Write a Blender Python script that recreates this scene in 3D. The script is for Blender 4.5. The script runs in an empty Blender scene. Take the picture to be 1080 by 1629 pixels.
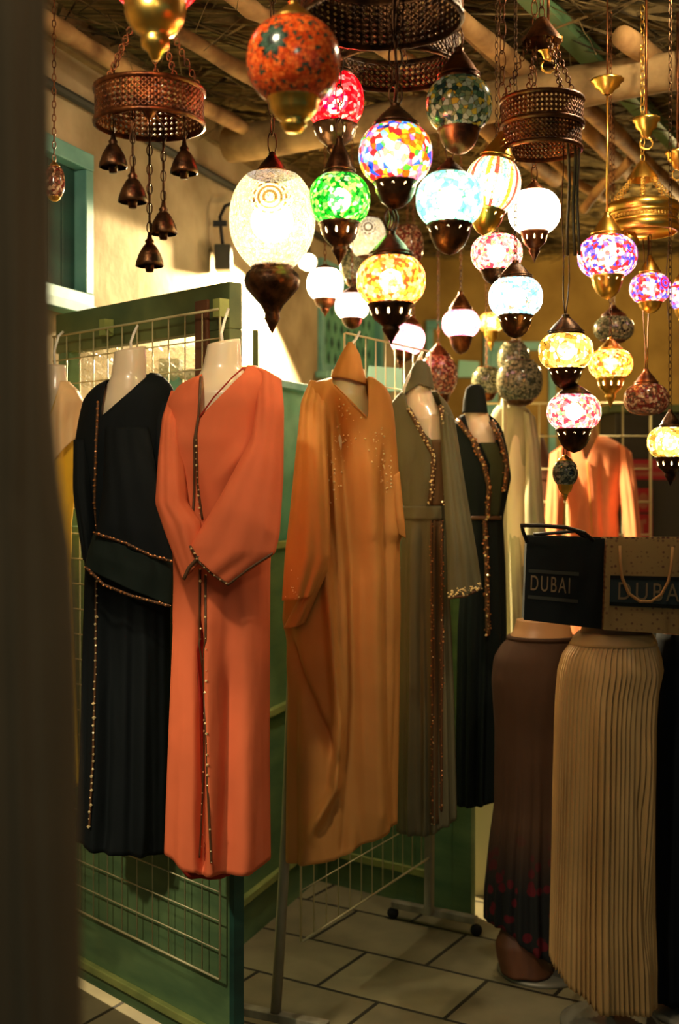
import bpy, math, random
import numpy as np
from mathutils import Vector, Matrix
random.seed(7)
PI = math.pi
scene = bpy.context.scene
COL = scene.collection
F = 1900.0; HX = 540.0; HY = 764.0; EYE = 1.65

# ------------------------------------------------------------------ camera
cam_d = bpy.data.cameras.new('camera'); cam = bpy.data.objects.new('camera', cam_d); COL.objects.link(cam)
cam.location = (0, 0, EYE); cam.rotation_euler = (PI/2, 0, 0)
cam_d.sensor_fit = 'VERTICAL'; cam_d.sensor_height = 36.0
cam_d.lens = 36.0*F/1629.0
cam_d.shift_y = -(814.5-HY)/1629.0
cam_d.dof.use_dof = True; cam_d.dof.focus_distance = 3.15; cam_d.dof.aperture_fstop = 2.6
cam_d.clip_start = 0.05
scene.camera = cam
# ------------------------------------------------------------------ world, exposure
w = bpy.data.worlds.new('night'); scene.world = w; w.use_nodes = True
w.node_tree.nodes['Background'].inputs[0].default_value = (0.16, 0.42, 0.50, 1)
w.node_tree.nodes['Background'].inputs[1].default_value = 0.17
vs = scene.view_settings
vs.view_transform = 'Standard'; vs.look = 'None'; vs.gamma = 1.0; vs.exposure = 0.22; vs.use_curve_mapping = False

def srgb(r, g, b):
    f = lambda c: (c/255/12.92) if c/255 <= 0.04045 else ((c/255+0.055)/1.055)**2.4
    return (f(r), f(g), f(b), 1)
def kelvinish(warm): return (1.0, 0.72-0.14*warm, 0.42-0.2*warm)

def area(name, loc, target, size, power, color, spread=PI):
    d = bpy.data.lights.new(name, 'AREA'); d.size = size; d.energy = power; d.color = color; d.spread = spread
    o = bpy.data.objects.new(name, d); COL.objects.link(o); o.location = loc
    o.rotation_euler = (Vector(target)-Vector(loc)).to_track_quat('-Z', 'Y').to_euler(); return o
def spot(name, loc, target, power, color, angle, blend, radius=0.03):
    d = bpy.data.lights.new(name, 'SPOT'); d.energy = power; d.color = color; d.spot_size = angle; d.spot_blend = blend; d.shadow_soft_size = radius
    o = bpy.data.objects.new(name, d); COL.objects.link(o); o.location = loc
    o.rotation_euler = (Vector(target)-Vector(loc)).to_track_quat('-Z', 'Y').to_euler(); return o
def point(name, loc, power, color, radius):
    d = bpy.data.lights.new(name, 'POINT'); d.energy = power; d.color = color; d.shadow_soft_size = radius
    o = bpy.data.objects.new(name, d); COL.objects.link(o); o.location = loc; return o

def P(px, py, Y): return Vector(((px-HX)/F*Y, Y, EYE-(py-HY)/F*Y))
def PZ(px, py, z):
    Y = (EYE-z)*F/(py-HY); return Vector(((px-HX)/F*Y, Y, z))

# lights of the place and an added floor fill
area('alley_lamp_light', (0.45, -1.3, 2.95), (-0.35, 3.4, 1.0), 0.3, 1.6, (1.0, 0.82, 0.58), 1.2)
area('overhead_shop_light', (-0.62, 1.55, 2.9), (0.25, 3.6, 1.1), 0.12, 17, (1.0, 0.84, 0.57))
spot('shop_front_spot', (-1.38, 1.75, 2.05), (-0.46, 3.2, 0.68), 84, (1.0, 0.83, 0.56), 0.66, 0.8, 0.05)
spot('floor_fill_light', (0.2, 4.2, 2.05), (0.08, 3.95, 0), 22, (1.0, 0.86, 0.60), 1.15, 0.6, 0.05)  # added downward spot that brightens the floor below the pendants
spot('wall_flood_light', P(478, 424, 5.55), P(478, 424, 5.55)+Vector((-.12, -.30, -1)), 640, (1.0, 0.80, 0.46), 2.52, 0.06, 0.03)
point('flood_spill_light', P(486, 418, 5.3), 4, (1.0, 0.80, 0.46), 0.05)
point('shop_bulb_light', (1.0, 3.2, 3.04), 34, (1.0, 0.80, 0.50), 0.05)
point('back_shop_light', (1.9, 6.6, 2.7), 60, (1.0, 0.72, 0.32), 0.08)

# ------------------------------------------------------------------ mesh helpers
class MB:
    def __init__(s): s.v = []; s.f = []; s.m = []
    def add(s, vs_, fs, mi=0):
        n = len(s.v); s.v += [tuple(x) for x in vs_]; s.f += [tuple(i+n for i in f) for f in fs]; s.m += [mi]*len(fs)
    def box(s, x0, y0, z0, x1, y1, z1, M=None, mi=0):
        v = [Vector(p) for p in ((x0,y0,z0),(x1,y0,z0),(x1,y1,z0),(x0,y1,z0),(x0,y0,z1),(x1,y0,z1),(x1,y1,z1),(x0,y1,z1))]
        if M is not None: v = [M @ p for p in v]
        s.add(v, [(0,3,2,1),(4,5,6,7),(0,1,5,4),(1,2,6,5),(2,3,7,6),(3,0,4,7)], mi)
    def hexa(s, pts, mi=0):   # 4 front pts (ccw from lower left), 4 back pts
        s.add(pts, [(0,1,2,3),(7,6,5,4),(0,4,5,1),(1,5,6,2),(2,6,7,3),(3,7,4,0)], mi)
    def tube(s, pts, r, n=8, mi=0, cap=True, rs=None):
        pts = [Vector(p) for p in pts]; rings = []; up = None
        for i, p in enumerate(pts):
            a = pts[max(0, i-1)]; b = pts[min(len(pts)-1, i+1)]; d = (b-a)
            d = d.normalized() if d.length > 1e-9 else Vector((0,0,1))
            if up is None:
                up = Vector((0,0,1)) if abs(d.z) < .9 else Vector((1,0,0))
            x = d.cross(up).normalized(); y = x.cross(d).normalized(); up = y
            rr = rs[i] if rs else r
            rings.append([p+x*rr*math.cos(2*PI*k/n)+y*rr*math.sin(2*PI*k/n) for k in range(n)])
        v = [q for R in rings for q in R]; f = []
        for i in range(len(rings)-1):
            for k in range(n):
                f.append((i*n+k, (i+1)*n+k, (i+1)*n+(k+1) % n, i*n+(k+1) % n))
        if cap: f.append(tuple(range(n))); f.append(tuple(reversed(range((len(rings)-1)*n, len(rings)*n))))
        s.add(v, f, mi)
    def lathe(s, prof, n=24, M=None, mi=0, scallop=0, lobes=12):   # prof: (r,z) list
        v = []; f = []
        for (r, z) in prof:
            for k in range(n):
                a = 2*PI*k/n; rr = r*(1+scallop*math.cos(lobes*a))
                p = Vector((rr*math.cos(a), rr*math.sin(a), z)); v.append(M @ p if M is not None else p)
        for i in range(len(prof)-1):
            for k in range(n): f.append((i*n+k, i*n+(k+1) % n, (i+1)*n+(k+1) % n, (i+1)*n+k))
        s.add(v, f, mi)
    def link(s, c, L, wd, r, flat, axis=Vector((0,0,1))):   # one chain link, long axis vertical, facing by angle flat
        pts = []
        for k in range(11):
            a = 2*PI*k/10; pts.append(Vector(c)+Vector((math.cos(flat)*wd*math.sin(a), math.sin(flat)*wd*math.sin(a), L*math.cos(a))))
        s.tube(pts, r, 4, cap=False)
    def build(s, name, mat, parent=None, smooth=True, solid=0, bevel=0):
        me = bpy.data.meshes.new(name); me.from_pydata(s.v, [], s.f)
        mats = mat if isinstance(mat, (list, tuple)) else [mat]
        for m in mats: me.materials.append(m)
        me.polygons.foreach_set('material_index', s.m)
        if smooth: me.polygons.foreach_set('use_smooth', [True]*len(s.f))
        me.update(); me.validate()
        o = bpy.data.objects.new(name, me); COL.objects.link(o)
        if parent is not None:
            o.parent = parent; o.matrix_parent_inverse = Matrix.Translation(-parent.location)
        if solid:
            md = o.modifiers.new('thickness', 'SOLIDIFY'); md.thickness = solid; md.offset = -1
        if bevel:
            md = o.modifiers.new('bevel', 'BEVEL'); md.width = bevel; md.segments = 2; md.limit_method = 'ANGLE'
        return o

def tag(o, label=None, cat=None, group=None, kind=None):
    if label: o['label'] = label
    if cat: o['category'] = cat
    if group: o['group'] = group
    if kind: o['kind'] = kind
    return o
def thing(name, loc, label, cat, group=None):
    o = bpy.data.objects.new(name, None); COL.objects.link(o); o.location = loc; o.empty_display_size = 0.05
    return tag(o, label, cat, group)

# ------------------------------------------------------------------ materials
def mat(name, col, rough=0.7, metal=0.0, spec=0.4, sheen=0.0, trans=0.0, coat=0.0):
    m = bpy.data.materials.new(name); m.use_nodes = True; b = m.node_tree.nodes['Principled BSDF']
    b.inputs['Base Color'].default_value = col; b.inputs['Roughness'].default_value = rough; b.inputs['Metallic'].default_value = metal
    b.inputs['Specular IOR Level'].default_value = spec; b.inputs['Sheen Weight'].default_value = sheen
    b.inputs['Transmission Weight'].default_value = trans; b.inputs['Coat Weight'].default_value = coat
    return m
def N(m, t, **kw):
    n = m.node_tree.nodes.new(t)
    for k, v in kw.items(): setattr(n, k, v)
    return n
def L(m, a, b): m.node_tree.links.new(a, b)
def bsdf(m): return m.node_tree.nodes['Principled BSDF']
def coords(m, which='Object', scale=(1,1,1), rot=(0,0,0)):
    t = N(m, 'ShaderNodeTexCoord'); mp = N(m, 'ShaderNodeMapping'); mp.inputs['Scale'].default_value = scale; mp.inputs['Rotation'].default_value = rot
    L(m, t.outputs[which], mp.inputs[0]); return mp.outputs[0]
def ramp(m, fac, stops, const=False):
    r = N(m, 'ShaderNodeValToRGB'); e = r.color_ramp.elements
    if const: r.color_ramp.interpolation = 'CONSTANT'
    while len(e) < len(stops): e.new(0.5)
    for el, (p, c) in zip(e, stops): el.position = p; el.color = c
    L(m, fac, r.inputs[0]); return r.outputs[0]
def noisy(m, col1, col2, scale=(8,8,8), detail=5, bump=0.2, nscale=1.0, lo=.35, hi=.65, dist=0.01):
    co = coords(m, 'Object', scale); n = N(m, 'ShaderNodeTexNoise'); n.inputs['Scale'].default_value = nscale; n.inputs['Detail'].default_value = detail
    L(m, co, n.inputs['Vector']); c = ramp(m, n.outputs[0], [(lo, col1), (hi, col2)]); L(m, c, bsdf(m).inputs['Base Color'])
    if bump:
        b = N(m, 'ShaderNodeBump'); b.inputs['Strength'].default_value = bump; b.inputs['Distance'].default_value = dist
        L(m, n.outputs[0], b.inputs['Height']); L(m, b.outputs[0], bsdf(m).inputs['Normal'])
    return m
def fabric(name, col, rough=0.8, sheen=0.25, weave=900, vary=0.12, spec=0.2, pleat=0):
    m = mat(name, col, rough, 0, spec, sheen); b = bsdf(m); b.inputs['Sheen Tint'].default_value = col
    co = coords(m, 'Object'); n = N(m, 'ShaderNodeTexNoise'); n.inputs['Scale'].default_value = weave; n.inputs['Detail'].default_value = 1
    L(m, co, n.inputs['Vector'])
    n2 = N(m, 'ShaderNodeTexNoise'); n2.inputs['Scale'].default_value = 5; n2.inputs['Detail'].default_value = 3; L(m, co, n2.inputs['Vector'])
    c2 = tuple(min(1, c*(1+vary)) for c in col[:3])+(1,); c1 = tuple(c*(1-vary) for c in col[:3])+(1,)
    L(m, ramp(m, n2.outputs[0], [(0.3, c1), (0.7, c2)]), b.inputs['Base Color'])
    bp = N(m, 'ShaderNodeBump'); bp.inputs['Strength'].default_value = 0.25; bp.inputs['Distance'].default_value = 0.001
    L(m, n.outputs[0], bp.inputs['Height'])
    n3 = N(m, 'ShaderNodeTexNoise'); n3.inputs['Scale'].default_value = 9; n3.inputs['Detail'].default_value = 2
    L(m, coords(m, 'Object', (1.6, 1.6, .45)), n3.inputs['Vector'])
    bp2 = N(m, 'ShaderNodeBump'); bp2.inputs['Strength'].default_value = 0.5; bp2.inputs['Distance'].default_value = 0.02
    L(m, n3.outputs[0], bp2.inputs['Height']); L(m, bp.outputs[0], bp2.inputs['Normal']); L(m, bp2.outputs[0], b.inputs['Normal'])
    return m
def emis(name, col, s):
    m = bpy.data.materials.new(name); m.use_nodes = True; nt = m.node_tree; nt.nodes.remove(nt.nodes['Principled BSDF'])
    e = nt.nodes.new('ShaderNodeEmission'); e.inputs[0].default_value = col; e.inputs[1].default_value = s
    nt.links.new(e.outputs[0], nt.nodes['Material Output'].inputs[0]); return m

M_plaster = noisy(mat('ochre_plaster', srgb(180,158,118), .92, spec=.1), srgb(136,116,84), srgb(188,168,132), (3,3,3), 8, .5, 1.2, .3, .7, .03)
M_mustard = noisy(mat('mustard_wall', srgb(150,120,60), .95, spec=.1), srgb(120,92,44), srgb(160,128,66), (3,3,3), 7, .4, 1.0, .3, .7, .03)
M_green = noisy(mat('green_paint', srgb(60,100,70), .45, spec=.4), srgb(72,104,70), srgb(102,130,84), (4,4,14), 6, .15, 1.2, .3, .7)
M_green2 = noisy(mat('mint_green_paint', srgb(90,150,120), .45), srgb(74,134,106), srgb(104,162,130), (6,6,6), 5, .1)
M_olive = noisy(mat('olive_green_paint', srgb(84,96,56), .55), srgb(66,82,50), srgb(98,108,62), (5,5,5), 6, .2)
M_rail = noisy(mat('yellow_green_trim', srgb(140,150,80), .5), srgb(120,132,72), srgb(152,160,88), (8,8,8), 4, .1)
M_teal = noisy(mat('teal_frame_paint', srgb(96,150,140), .55), srgb(84,138,128), srgb(116,168,156), (6,6,6), 5, .15)
M_tealdark = noisy(mat('dark_teal_shutter', srgb(18,58,50), .6), srgb(12,46,40), srgb(28,72,60), (2,2,9), 5, .3)
M_mintboard = mat('mint_board', srgb(150,205,185), .6)
M_brownwood = noisy(mat('brown_wood', srgb(90,52,30), .6), srgb(66,38,22), srgb(104,62,36), (10,10,2), 6, .3)
M_log = noisy(mat('weathered_log', srgb(150,120,78), .85, spec=.15), srgb(96,74,46), srgb(172,142,96), (3,3,3), 8, .8, 2.2, .3, .7, .02)
M_pole = noisy(mat('roof_pole_wood', srgb(170,130,80), .75, spec=.2), srgb(104,70,38), srgb(192,150,96), (5,5,5), 7, .5, 1.5, .3, .7, .01)
M_thatch = noisy(mat('palm_thatch', srgb(100,84,46), .9, spec=.1), srgb(46,40,24), srgb(132,110,64), (1,30,6), 8, 1.0, 1.5, .35, .7, .03)
M_straw = noisy(mat('dry_straw', srgb(120,98,58), .85, spec=.15), srgb(52,42,25), srgb(124,102,62), (9,9,9), 4, .2)
M_gridw = mat('cream_wire', srgb(196,186,140), .4, .2, .5)
M_grey = mat('grey_metal', srgb(120,116,100), .45, .3)
M_polemetal = noisy(mat('worn_white_metal', srgb(150,144,122), .5, .1), srgb(112,106,88), srgb(160,154,130), (14,14,4), 5, .1)
M_black = mat('black_rubber', srgb(16,16,16), .6)
M_dark = mat('dark_panel', srgb(46,44,34), .7)
M_mann = mat('cream_mannequin', srgb(226,206,172), .28, 0, .5, coat=.4)
bsdf(M_mann).inputs['Subsurface Weight'].default_value = .15; bsdf(M_mann).inputs['Subsurface Radius'].default_value = (.02,.012,.006)
M_tan = mat('tan_mannequin', srgb(190,140,92), .4)
M_plastic = mat('white_plastic_hook', srgb(230,226,210), .35)
M_gold = mat('polished_brass', srgb(240,190,90), .3, 1.0)
M_bronze = noisy(mat('dark_bronze', srgb(70,46,26), .38, .85), srgb(44,28,17), srgb(92,60,34), (40,40,40), 4, .3, 1.0)
M_copper = noisy(mat('brown_copper', srgb(110,62,30), .4, .85), srgb(66,36,20), srgb(130,76,38), (30,30,30), 4, .3, 1.0)
M_wire = mat('brown_cable', srgb(70,50,28), .5)
M_fl = emis('floodlight_lens', (1, .82, .5, 1), 60)
M_bulb = emis('glowing_bulb', (1, .80, .48, 1), 90)
M_slot = emis('cup_window_glow', (1, .72, .34, 1), 5)  # glowing patches stand in for light through holes in the cups
M_orange = fabric('orange_crepe', srgb(212,104,64))
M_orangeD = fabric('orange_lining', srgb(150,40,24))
M_blackc = fabric('black_crepe', srgb(8,15,17), .8, .04)
M_blackc2 = fabric('black_green_crepe', srgb(22,32,26), .8, .06)
M_camel = fabric('camel_cloth', srgb(188,128,64), .7, .3)
M_sage = fabric('olive_grey_cloth', srgb(96,92,68), .75, .25)
M_sageb = fabric('brown_inner_dress', srgb(92,70,44))
M_darkg = fabric('dark_green_cloth', srgb(16,24,22), .8, .06)
M_darkg2 = fabric('moss_inner_dress', srgb(58,64,40))
M_pale = fabric('pale_linen', srgb(176,166,132), .8, .2)
M_peach = fabric('peach_orange_cloth', srgb(214,126,84))
M_yellow = fabric('yellow_satin', srgb(232,180,40), .45, .2, spec=.5)
M_cream = fabric('cream_chiffon', srgb(236,196,140), .5, .2)
M_beige = fabric('beige_satin', srgb(176,140,88), .5, .3, spec=.4)
M_brownf = fabric('dark_brown_cloth', srgb(74,52,36), .8, .15)
M_navy = fabric('navy_cloth', srgb(8,14,20), .85, .03)
M_curt = fabric('brown_drape_cloth', srgb(120,98,70), .9, .2)
M_trim = mat('braided_trim', srgb(90,60,34), .5, .2)
M_bead = mat('gold_sequins', srgb(255,232,170), .3, .35, .9)
M_beadm = mat('copper_sequins', srgb(200,130,70), .35, .5, .8)
M_red = mat('red_sign', srgb(150,24,36), .6)
M_sigtxt = mat('faded_sign_print', srgb(150,92,70), .7)
M_bagd = fabric('black_tote_canvas', srgb(12,18,19), .9, .03)
M_bagtxt = mat('tan_bag_print', srgb(104,90,66), .85)
M_bagstr = mat('grey_bag_stripe', srgb(38,42,36), .85)
M_teaband = mat('teal_bag_band', srgb(18,34,38), .85)
M_rope = mat('tan_rope', srgb(150,112,66), .8)
M_film = mat('crumpled_clear_plastic', srgb(225,215,190), .25, 0, .6)
bsdf(M_film).inputs['Alpha'].default_value = .45

# floral hem for the brown skirt (print sits on the lower part of the cloth)
def floral(m):
    b = bsdf(m); co = coords(m, 'Object'); v = N(m, 'ShaderNodeTexVoronoi'); v.inputs['Scale'].default_value = 22; L(m, co, v.inputs['Vector'])
    spots = ramp(m, v.outputs['Distance'], [(0.0, (1,1,1,1)), (0.34, (1,1,1,1)), (0.42, (0,0,0,1))])
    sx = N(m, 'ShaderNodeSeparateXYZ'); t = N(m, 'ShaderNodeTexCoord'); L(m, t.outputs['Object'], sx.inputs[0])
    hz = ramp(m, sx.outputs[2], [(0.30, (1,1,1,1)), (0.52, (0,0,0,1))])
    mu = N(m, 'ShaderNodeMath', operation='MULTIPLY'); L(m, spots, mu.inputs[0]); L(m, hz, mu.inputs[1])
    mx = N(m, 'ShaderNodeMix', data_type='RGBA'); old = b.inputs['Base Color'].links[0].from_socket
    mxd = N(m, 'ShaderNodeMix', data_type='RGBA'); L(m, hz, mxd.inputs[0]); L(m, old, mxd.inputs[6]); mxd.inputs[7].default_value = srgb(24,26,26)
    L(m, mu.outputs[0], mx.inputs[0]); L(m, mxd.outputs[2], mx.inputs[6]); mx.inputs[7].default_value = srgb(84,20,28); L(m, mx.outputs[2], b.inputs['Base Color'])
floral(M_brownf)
def dotted():
    m = mat('patterned_tote_cloth', srgb(130,106,66), .8); b = bsdf(m)
    v = N(m, 'ShaderNodeTexVoronoi'); v.inputs['Scale'].default_value = 66; v.inputs['Randomness'].default_value = .4; L(m, coords(m), v.inputs['Vector'])
    L(m, ramp(m, v.outputs['Distance'], [(0.0, srgb(56,26,20)), (0.3, srgb(72,40,28)), (0.46, srgb(124,102,60))]), b.inputs['Base Color']); return m
M_totep = dotted()
def tiles():
    m = mat('stone_paving', srgb(120,108,78), .55, spec=.35); b = bsdf(m)
    br = N(m, 'ShaderNodeTexBrick'); br.inputs['Scale'].default_value = 1.0; br.inputs['Mortar Size'].default_value = .008; br.inputs['Brick Width'].default_value = .46; br.inputs['Row Height'].default_value = .33
    br.inputs['Mortar Smooth'].default_value = .3
    br.inputs['Color1'].default_value = srgb(150,140,104); br.inputs['Color2'].default_value = srgb(128,118,88); br.inputs['Mortar'].default_value = srgb(48,44,34)
    L(m, coords(m, 'Object', (1,1,1), (0,0,math.radians(31))), br.inputs['Vector'])
    n = N(m, 'ShaderNodeTexNoise'); n.inputs['Scale'].default_value = 6; n.inputs['Detail'].default_value = 7; L(m, coords(m), n.inputs['Vector'])
    mx = N(m, 'ShaderNodeMix', data_type='RGBA', blend_type='MULTIPLY'); mx.inputs[0].default_value = .6
    L(m, br.outputs[0], mx.inputs[6]); L(m, ramp(m, n.outputs[0], [(.3, (.5,.5,.5,1)), (.7, (1,1,1,1))]), mx.inputs[7]); L(m, mx.outputs[2], b.inputs['Base Color'])
    bp = N(m, 'ShaderNodeBump'); bp.inputs['Distance'].default_value = .006; bp.inputs['Strength'].default_value = .6; bp.invert = True
    L(m, br.outputs['Fac'], bp.inputs['Height']); bp2 = N(m, 'ShaderNodeBump'); bp2.inputs['Distance'].default_value = .004; bp2.inputs['Strength'].default_value = .5
    L(m, n.outputs[0], bp2.inputs['Height']); L(m, bp.outputs[0], bp2.inputs['Normal']); L(m, bp2.outputs[0], b.inputs['Normal']); return m
M_floor = tiles()

GL = {}
def glass(name, pal, cell=75, lit=2.0, see=.35, flat=False, rings=None, edge=.06, stripes=None, petals=8):
    """mosaic glass: palette cells in a dark grout; lit > 0 adds the glow scattered in the glass"""
    m = bpy.data.materials.new(name); m.use_nodes = True; nt = m.node_tree; b = bsdf(m)
    co = coords(m, 'Object')
    v = N(m, 'ShaderNodeTexVoronoi'); v.inputs['Scale'].default_value = cell; L(m, co, v.inputs['Vector'])
    n = len(pal); sx = N(m, 'ShaderNodeSeparateColor'); L(m, v.outputs['Color'], sx.inputs[0])
    src = sx.outputs[0]
    if stripes:
        s3 = N(m, 'ShaderNodeSeparateXYZ'); L(m, co, s3.inputs[0]); at = N(m, 'ShaderNodeMath', operation='ARCTAN2'); L(m, s3.outputs[1], at.inputs[0]); L(m, s3.outputs[0], at.inputs[1])
        ml = N(m, 'ShaderNodeMath', operation='MULTIPLY'); ml.inputs[1].default_value = stripes; L(m, at.outputs[0], ml.inputs[0])
        si = N(m, 'ShaderNodeMath', operation='FRACT'); L(m, ml.outputs[0], si.inputs[0]); src = si.outputs[0]
    col = ramp(m, src, [(i/n, srgb(*c)) for i, c in enumerate(pal)], True)
    if rings:   # concentric ring medallion facing a direction on the globe
        c, freq, rad, ca, cb = rings
        d = N(m, 'ShaderNodeVectorMath', operation='DISTANCE'); L(m, co, d.inputs[0]); d.inputs[1].default_value = c
        a = N(m, 'ShaderNodeMath', operation='MULTIPLY'); a.inputs[1].default_value = freq; L(m, d.outputs['Value'], a.inputs[0])
        fr = N(m, 'ShaderNodeMath', operation='FRACT'); L(m, a.outputs[0], fr.inputs[0])
        rc = ramp(m, fr.outputs[0], [(0, srgb(*ca)), (.5, srgb(*cb))], True)
        sb_ = N(m, 'ShaderNodeVectorMath', operation='SUBTRACT'); L(m, co, sb_.inputs[0]); sb_.inputs[1].default_value = c
        sq = N(m, 'ShaderNodeSeparateXYZ'); L(m, sb_.outputs[0], sq.inputs[0]); an = N(m, 'ShaderNodeMath', operation='ARCTAN2'); L(m, sq.outputs[2], an.inputs[0]); L(m, sq.outputs[0], an.inputs[1])
        m8 = N(m, 'ShaderNodeMath', operation='MULTIPLY'); m8.inputs[1].default_value = petals; L(m, an.outputs[0], m8.inputs[0]); sn_ = N(m, 'ShaderNodeMath', operation='SINE'); L(m, m8.outputs[0], sn_.inputs[0])
        ma = N(m, 'ShaderNodeMath', operation='MULTIPLY_ADD'); L(m, sn_.outputs[0], ma.inputs[0]); ma.inputs[1].default_value = rad*.2; ma.inputs[2].default_value = rad
        lt = N(m, 'ShaderNodeMath', operation='LESS_THAN'); L(m, ma.outputs[0], lt.inputs[1]); L(m, d.outputs['Value'], lt.inputs[0])
        mx = N(m, 'ShaderNodeMix', data_type='RGBA'); L(m, lt.outputs[0], mx.inputs[0]); L(m, col, mx.inputs[6]); L(m, rc, mx.inputs[7]); col = mx.outputs[2]
    ve = N(m, 'ShaderNodeTexVoronoi', feature='DISTANCE_TO_EDGE'); ve.inputs['Scale'].default_value = cell; L(m, co, ve.inputs['Vector'])
    ed = ramp(m, ve.outputs['Distance'], [(edge*.5, (.25,.2,.15,1)), (edge, (1,1,1,1))])
    mu = N(m, 'ShaderNodeMix', data_type='RGBA', blend_type='MULTIPLY'); mu.inputs[0].default_value = 1; L(m, col, mu.inputs[6]); L(m, ed, mu.inputs[7])
    L(m, mu.outputs[2], b.inputs['Base Color']); b.inputs['Roughness'].default_value = .15
    out = nt.nodes['Material Output']
    if lit > 0:
        L(m, mu.outputs[2], b.inputs['Emission Color']); b.inputs['Emission Strength'].default_value = lit
        tr = N(m, 'ShaderNodeBsdfTransparent'); L(m, mu.outputs[2], tr.inputs[0])
        ms = N(m, 'ShaderNodeMixShader'); ms.inputs[0].default_value = see; L(m, b.outputs[0], ms.inputs[1]); L(m, tr.outputs[0], ms.inputs[2]); L(m, ms.outputs[0], out.inputs[0])
    else:
        tr = N(m, 'ShaderNodeBsdfTransparent'); L(m, mu.outputs[2], tr.inputs[0])
        ms = N(m, 'ShaderNodeMixShader'); ms.inputs[0].default_value = see*.5; L(m, b.outputs[0], ms.inputs[1]); L(m, tr.outputs[0], ms.inputs[2]); L(m, ms.outputs[0], out.inputs[0])
    GL[name] = m; return m

# ------------------------------------------------------------------ setting
def structure(name, mb, m, **kw):
    o = mb.build(name, m, smooth=False, **kw); o['kind'] = 'structure'; return o
b = MB(); b.box(-4, -3, -.1, 5, 9.2, 0); structure('floor', b, M_floor)
b = MB(); b.box(-4, .2, 3.25, 5, 9.2, 3.32); structure('ceiling', b, M_thatch)
W0 = Vector((-.885, 4.27, 0)); Wd = Vector((.326, .945, 0)).normalized(); Wn = Vector((Wd.y, -Wd.x, 0))
WM = Matrix.Translation(W0) @ Matrix(((Wd.x, -Wn.x, 0, 0), (Wd.y, -Wn.y, 0, 0), (0, 0, 1, 0), (0, 0, 0, 1)))  # local: x along wall, y into the wall, z up
b = MB(); s0, s1 = -.84, -.034
w2a, w2b = 2.35, 3.5
for a, c, z0, z1 in ((-4.5, s0, 0, 3.25), (s0, s1, 0, 2.255), (s0, s1, 2.79, 3.25), (s1, w2a, 0, 3.25), (w2a, w2b, 0, 2.24), (w2a, w2b, 2.85, 3.25), (w2b, 4.3, 0, 3.25)):
    b.box(a, 0, z0, c, .22, z1, WM)
structure('wall_left', b, M_plaster)
b = MB(); b.box(-.2, 8.3, 0, 5, 8.5, 3.25); structure('wall_back', b, M_mustard)
b = MB(); b.box(4.6, .5, 0, 4.75, 8.3, 3.25); structure('wall_right', b, M_mustard)
# trims on the left wall: brown band with the cable pipe at its foot
b = MB(); b.tube([WM @ Vector((-3, -.02, 2.97)), WM @ Vector((4.1, -.02, 2.97))], .017, 8)
structure('trim_1', b, M_dark)
b = MB(); b.box(-4, -.03, 3.12, 4.1, 0, 3.25, WM); structure('trim_2', b, M_log)
# windows
def window(n, a, c, z0, z1, shutter, M, holes=False, extra=.05):
    f = MB(); t = extra
    f.box(a, -.03, z1-t, c, .06, z1+.01, M); f.box(a, -.03, z0, c, .06, z0+t, M); f.box(c-t, -.028, z0+t, c, .06, z1-t, M); f.box(a, -.028, z0+t, a+t, .06, z1-t, M)
    o = structure('window_%d' % n, f, M_teal, bevel=.004)
    s = MB(); s.box(a+t, .03, z0+t, c-t, .05, z1-t, M)
    k = int((c-a)/.1)
    for i in range(k):
        x = a+t+(c-a-2*t)*i/k; s.box(x+.003, .018, z0+t, x+(c-a-2*t)/k-.003, .03, z1-t, M)
    so = s.build('shutter', shutter, o, smooth=False)
    sl = MB(); sl.box(a-.04, -.07, z0-.035, c+.04, 0, z0, M); slo = sl.build('sill', M_teal, o, smooth=False, bevel=.004)
    if holes:
        h = MB()
        for i in range(8):
            for j in range(5):
                x = a+t+.06+(i+.5*(j % 2))*.115; z = z0+t+.05+j*.09
                if x > c-t-.03: continue
                q = [M @ Vector(p) for p in ((x-.022, .015, z), (x, .015, z-.033), (x+.022, .015, z), (x, .015, z+.033))]
                q2 = [M @ Vector(p) for p in ((x-.022, .02, z), (x, .02, z-.033), (x+.022, .02, z), (x, .02, z+.033))]
                h.hexa(q+q2)
        h.build('cutout', M_tealdark, o, smooth=False)
    return o
window(1, s0, s1, 2.255, 2.79, M_tealdark, WM)
window(2, w2a, w2b, 2.24, 2.85, M_green2, WM, True)
BM = Matrix.Translation(Vector((.55, 8.3, 0)))
window(3, .05, .5, 2.0, 2.75, M_green, BM); window(4, .5, .95, 1.7, 2.6, M_tealdark, BM)

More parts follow.
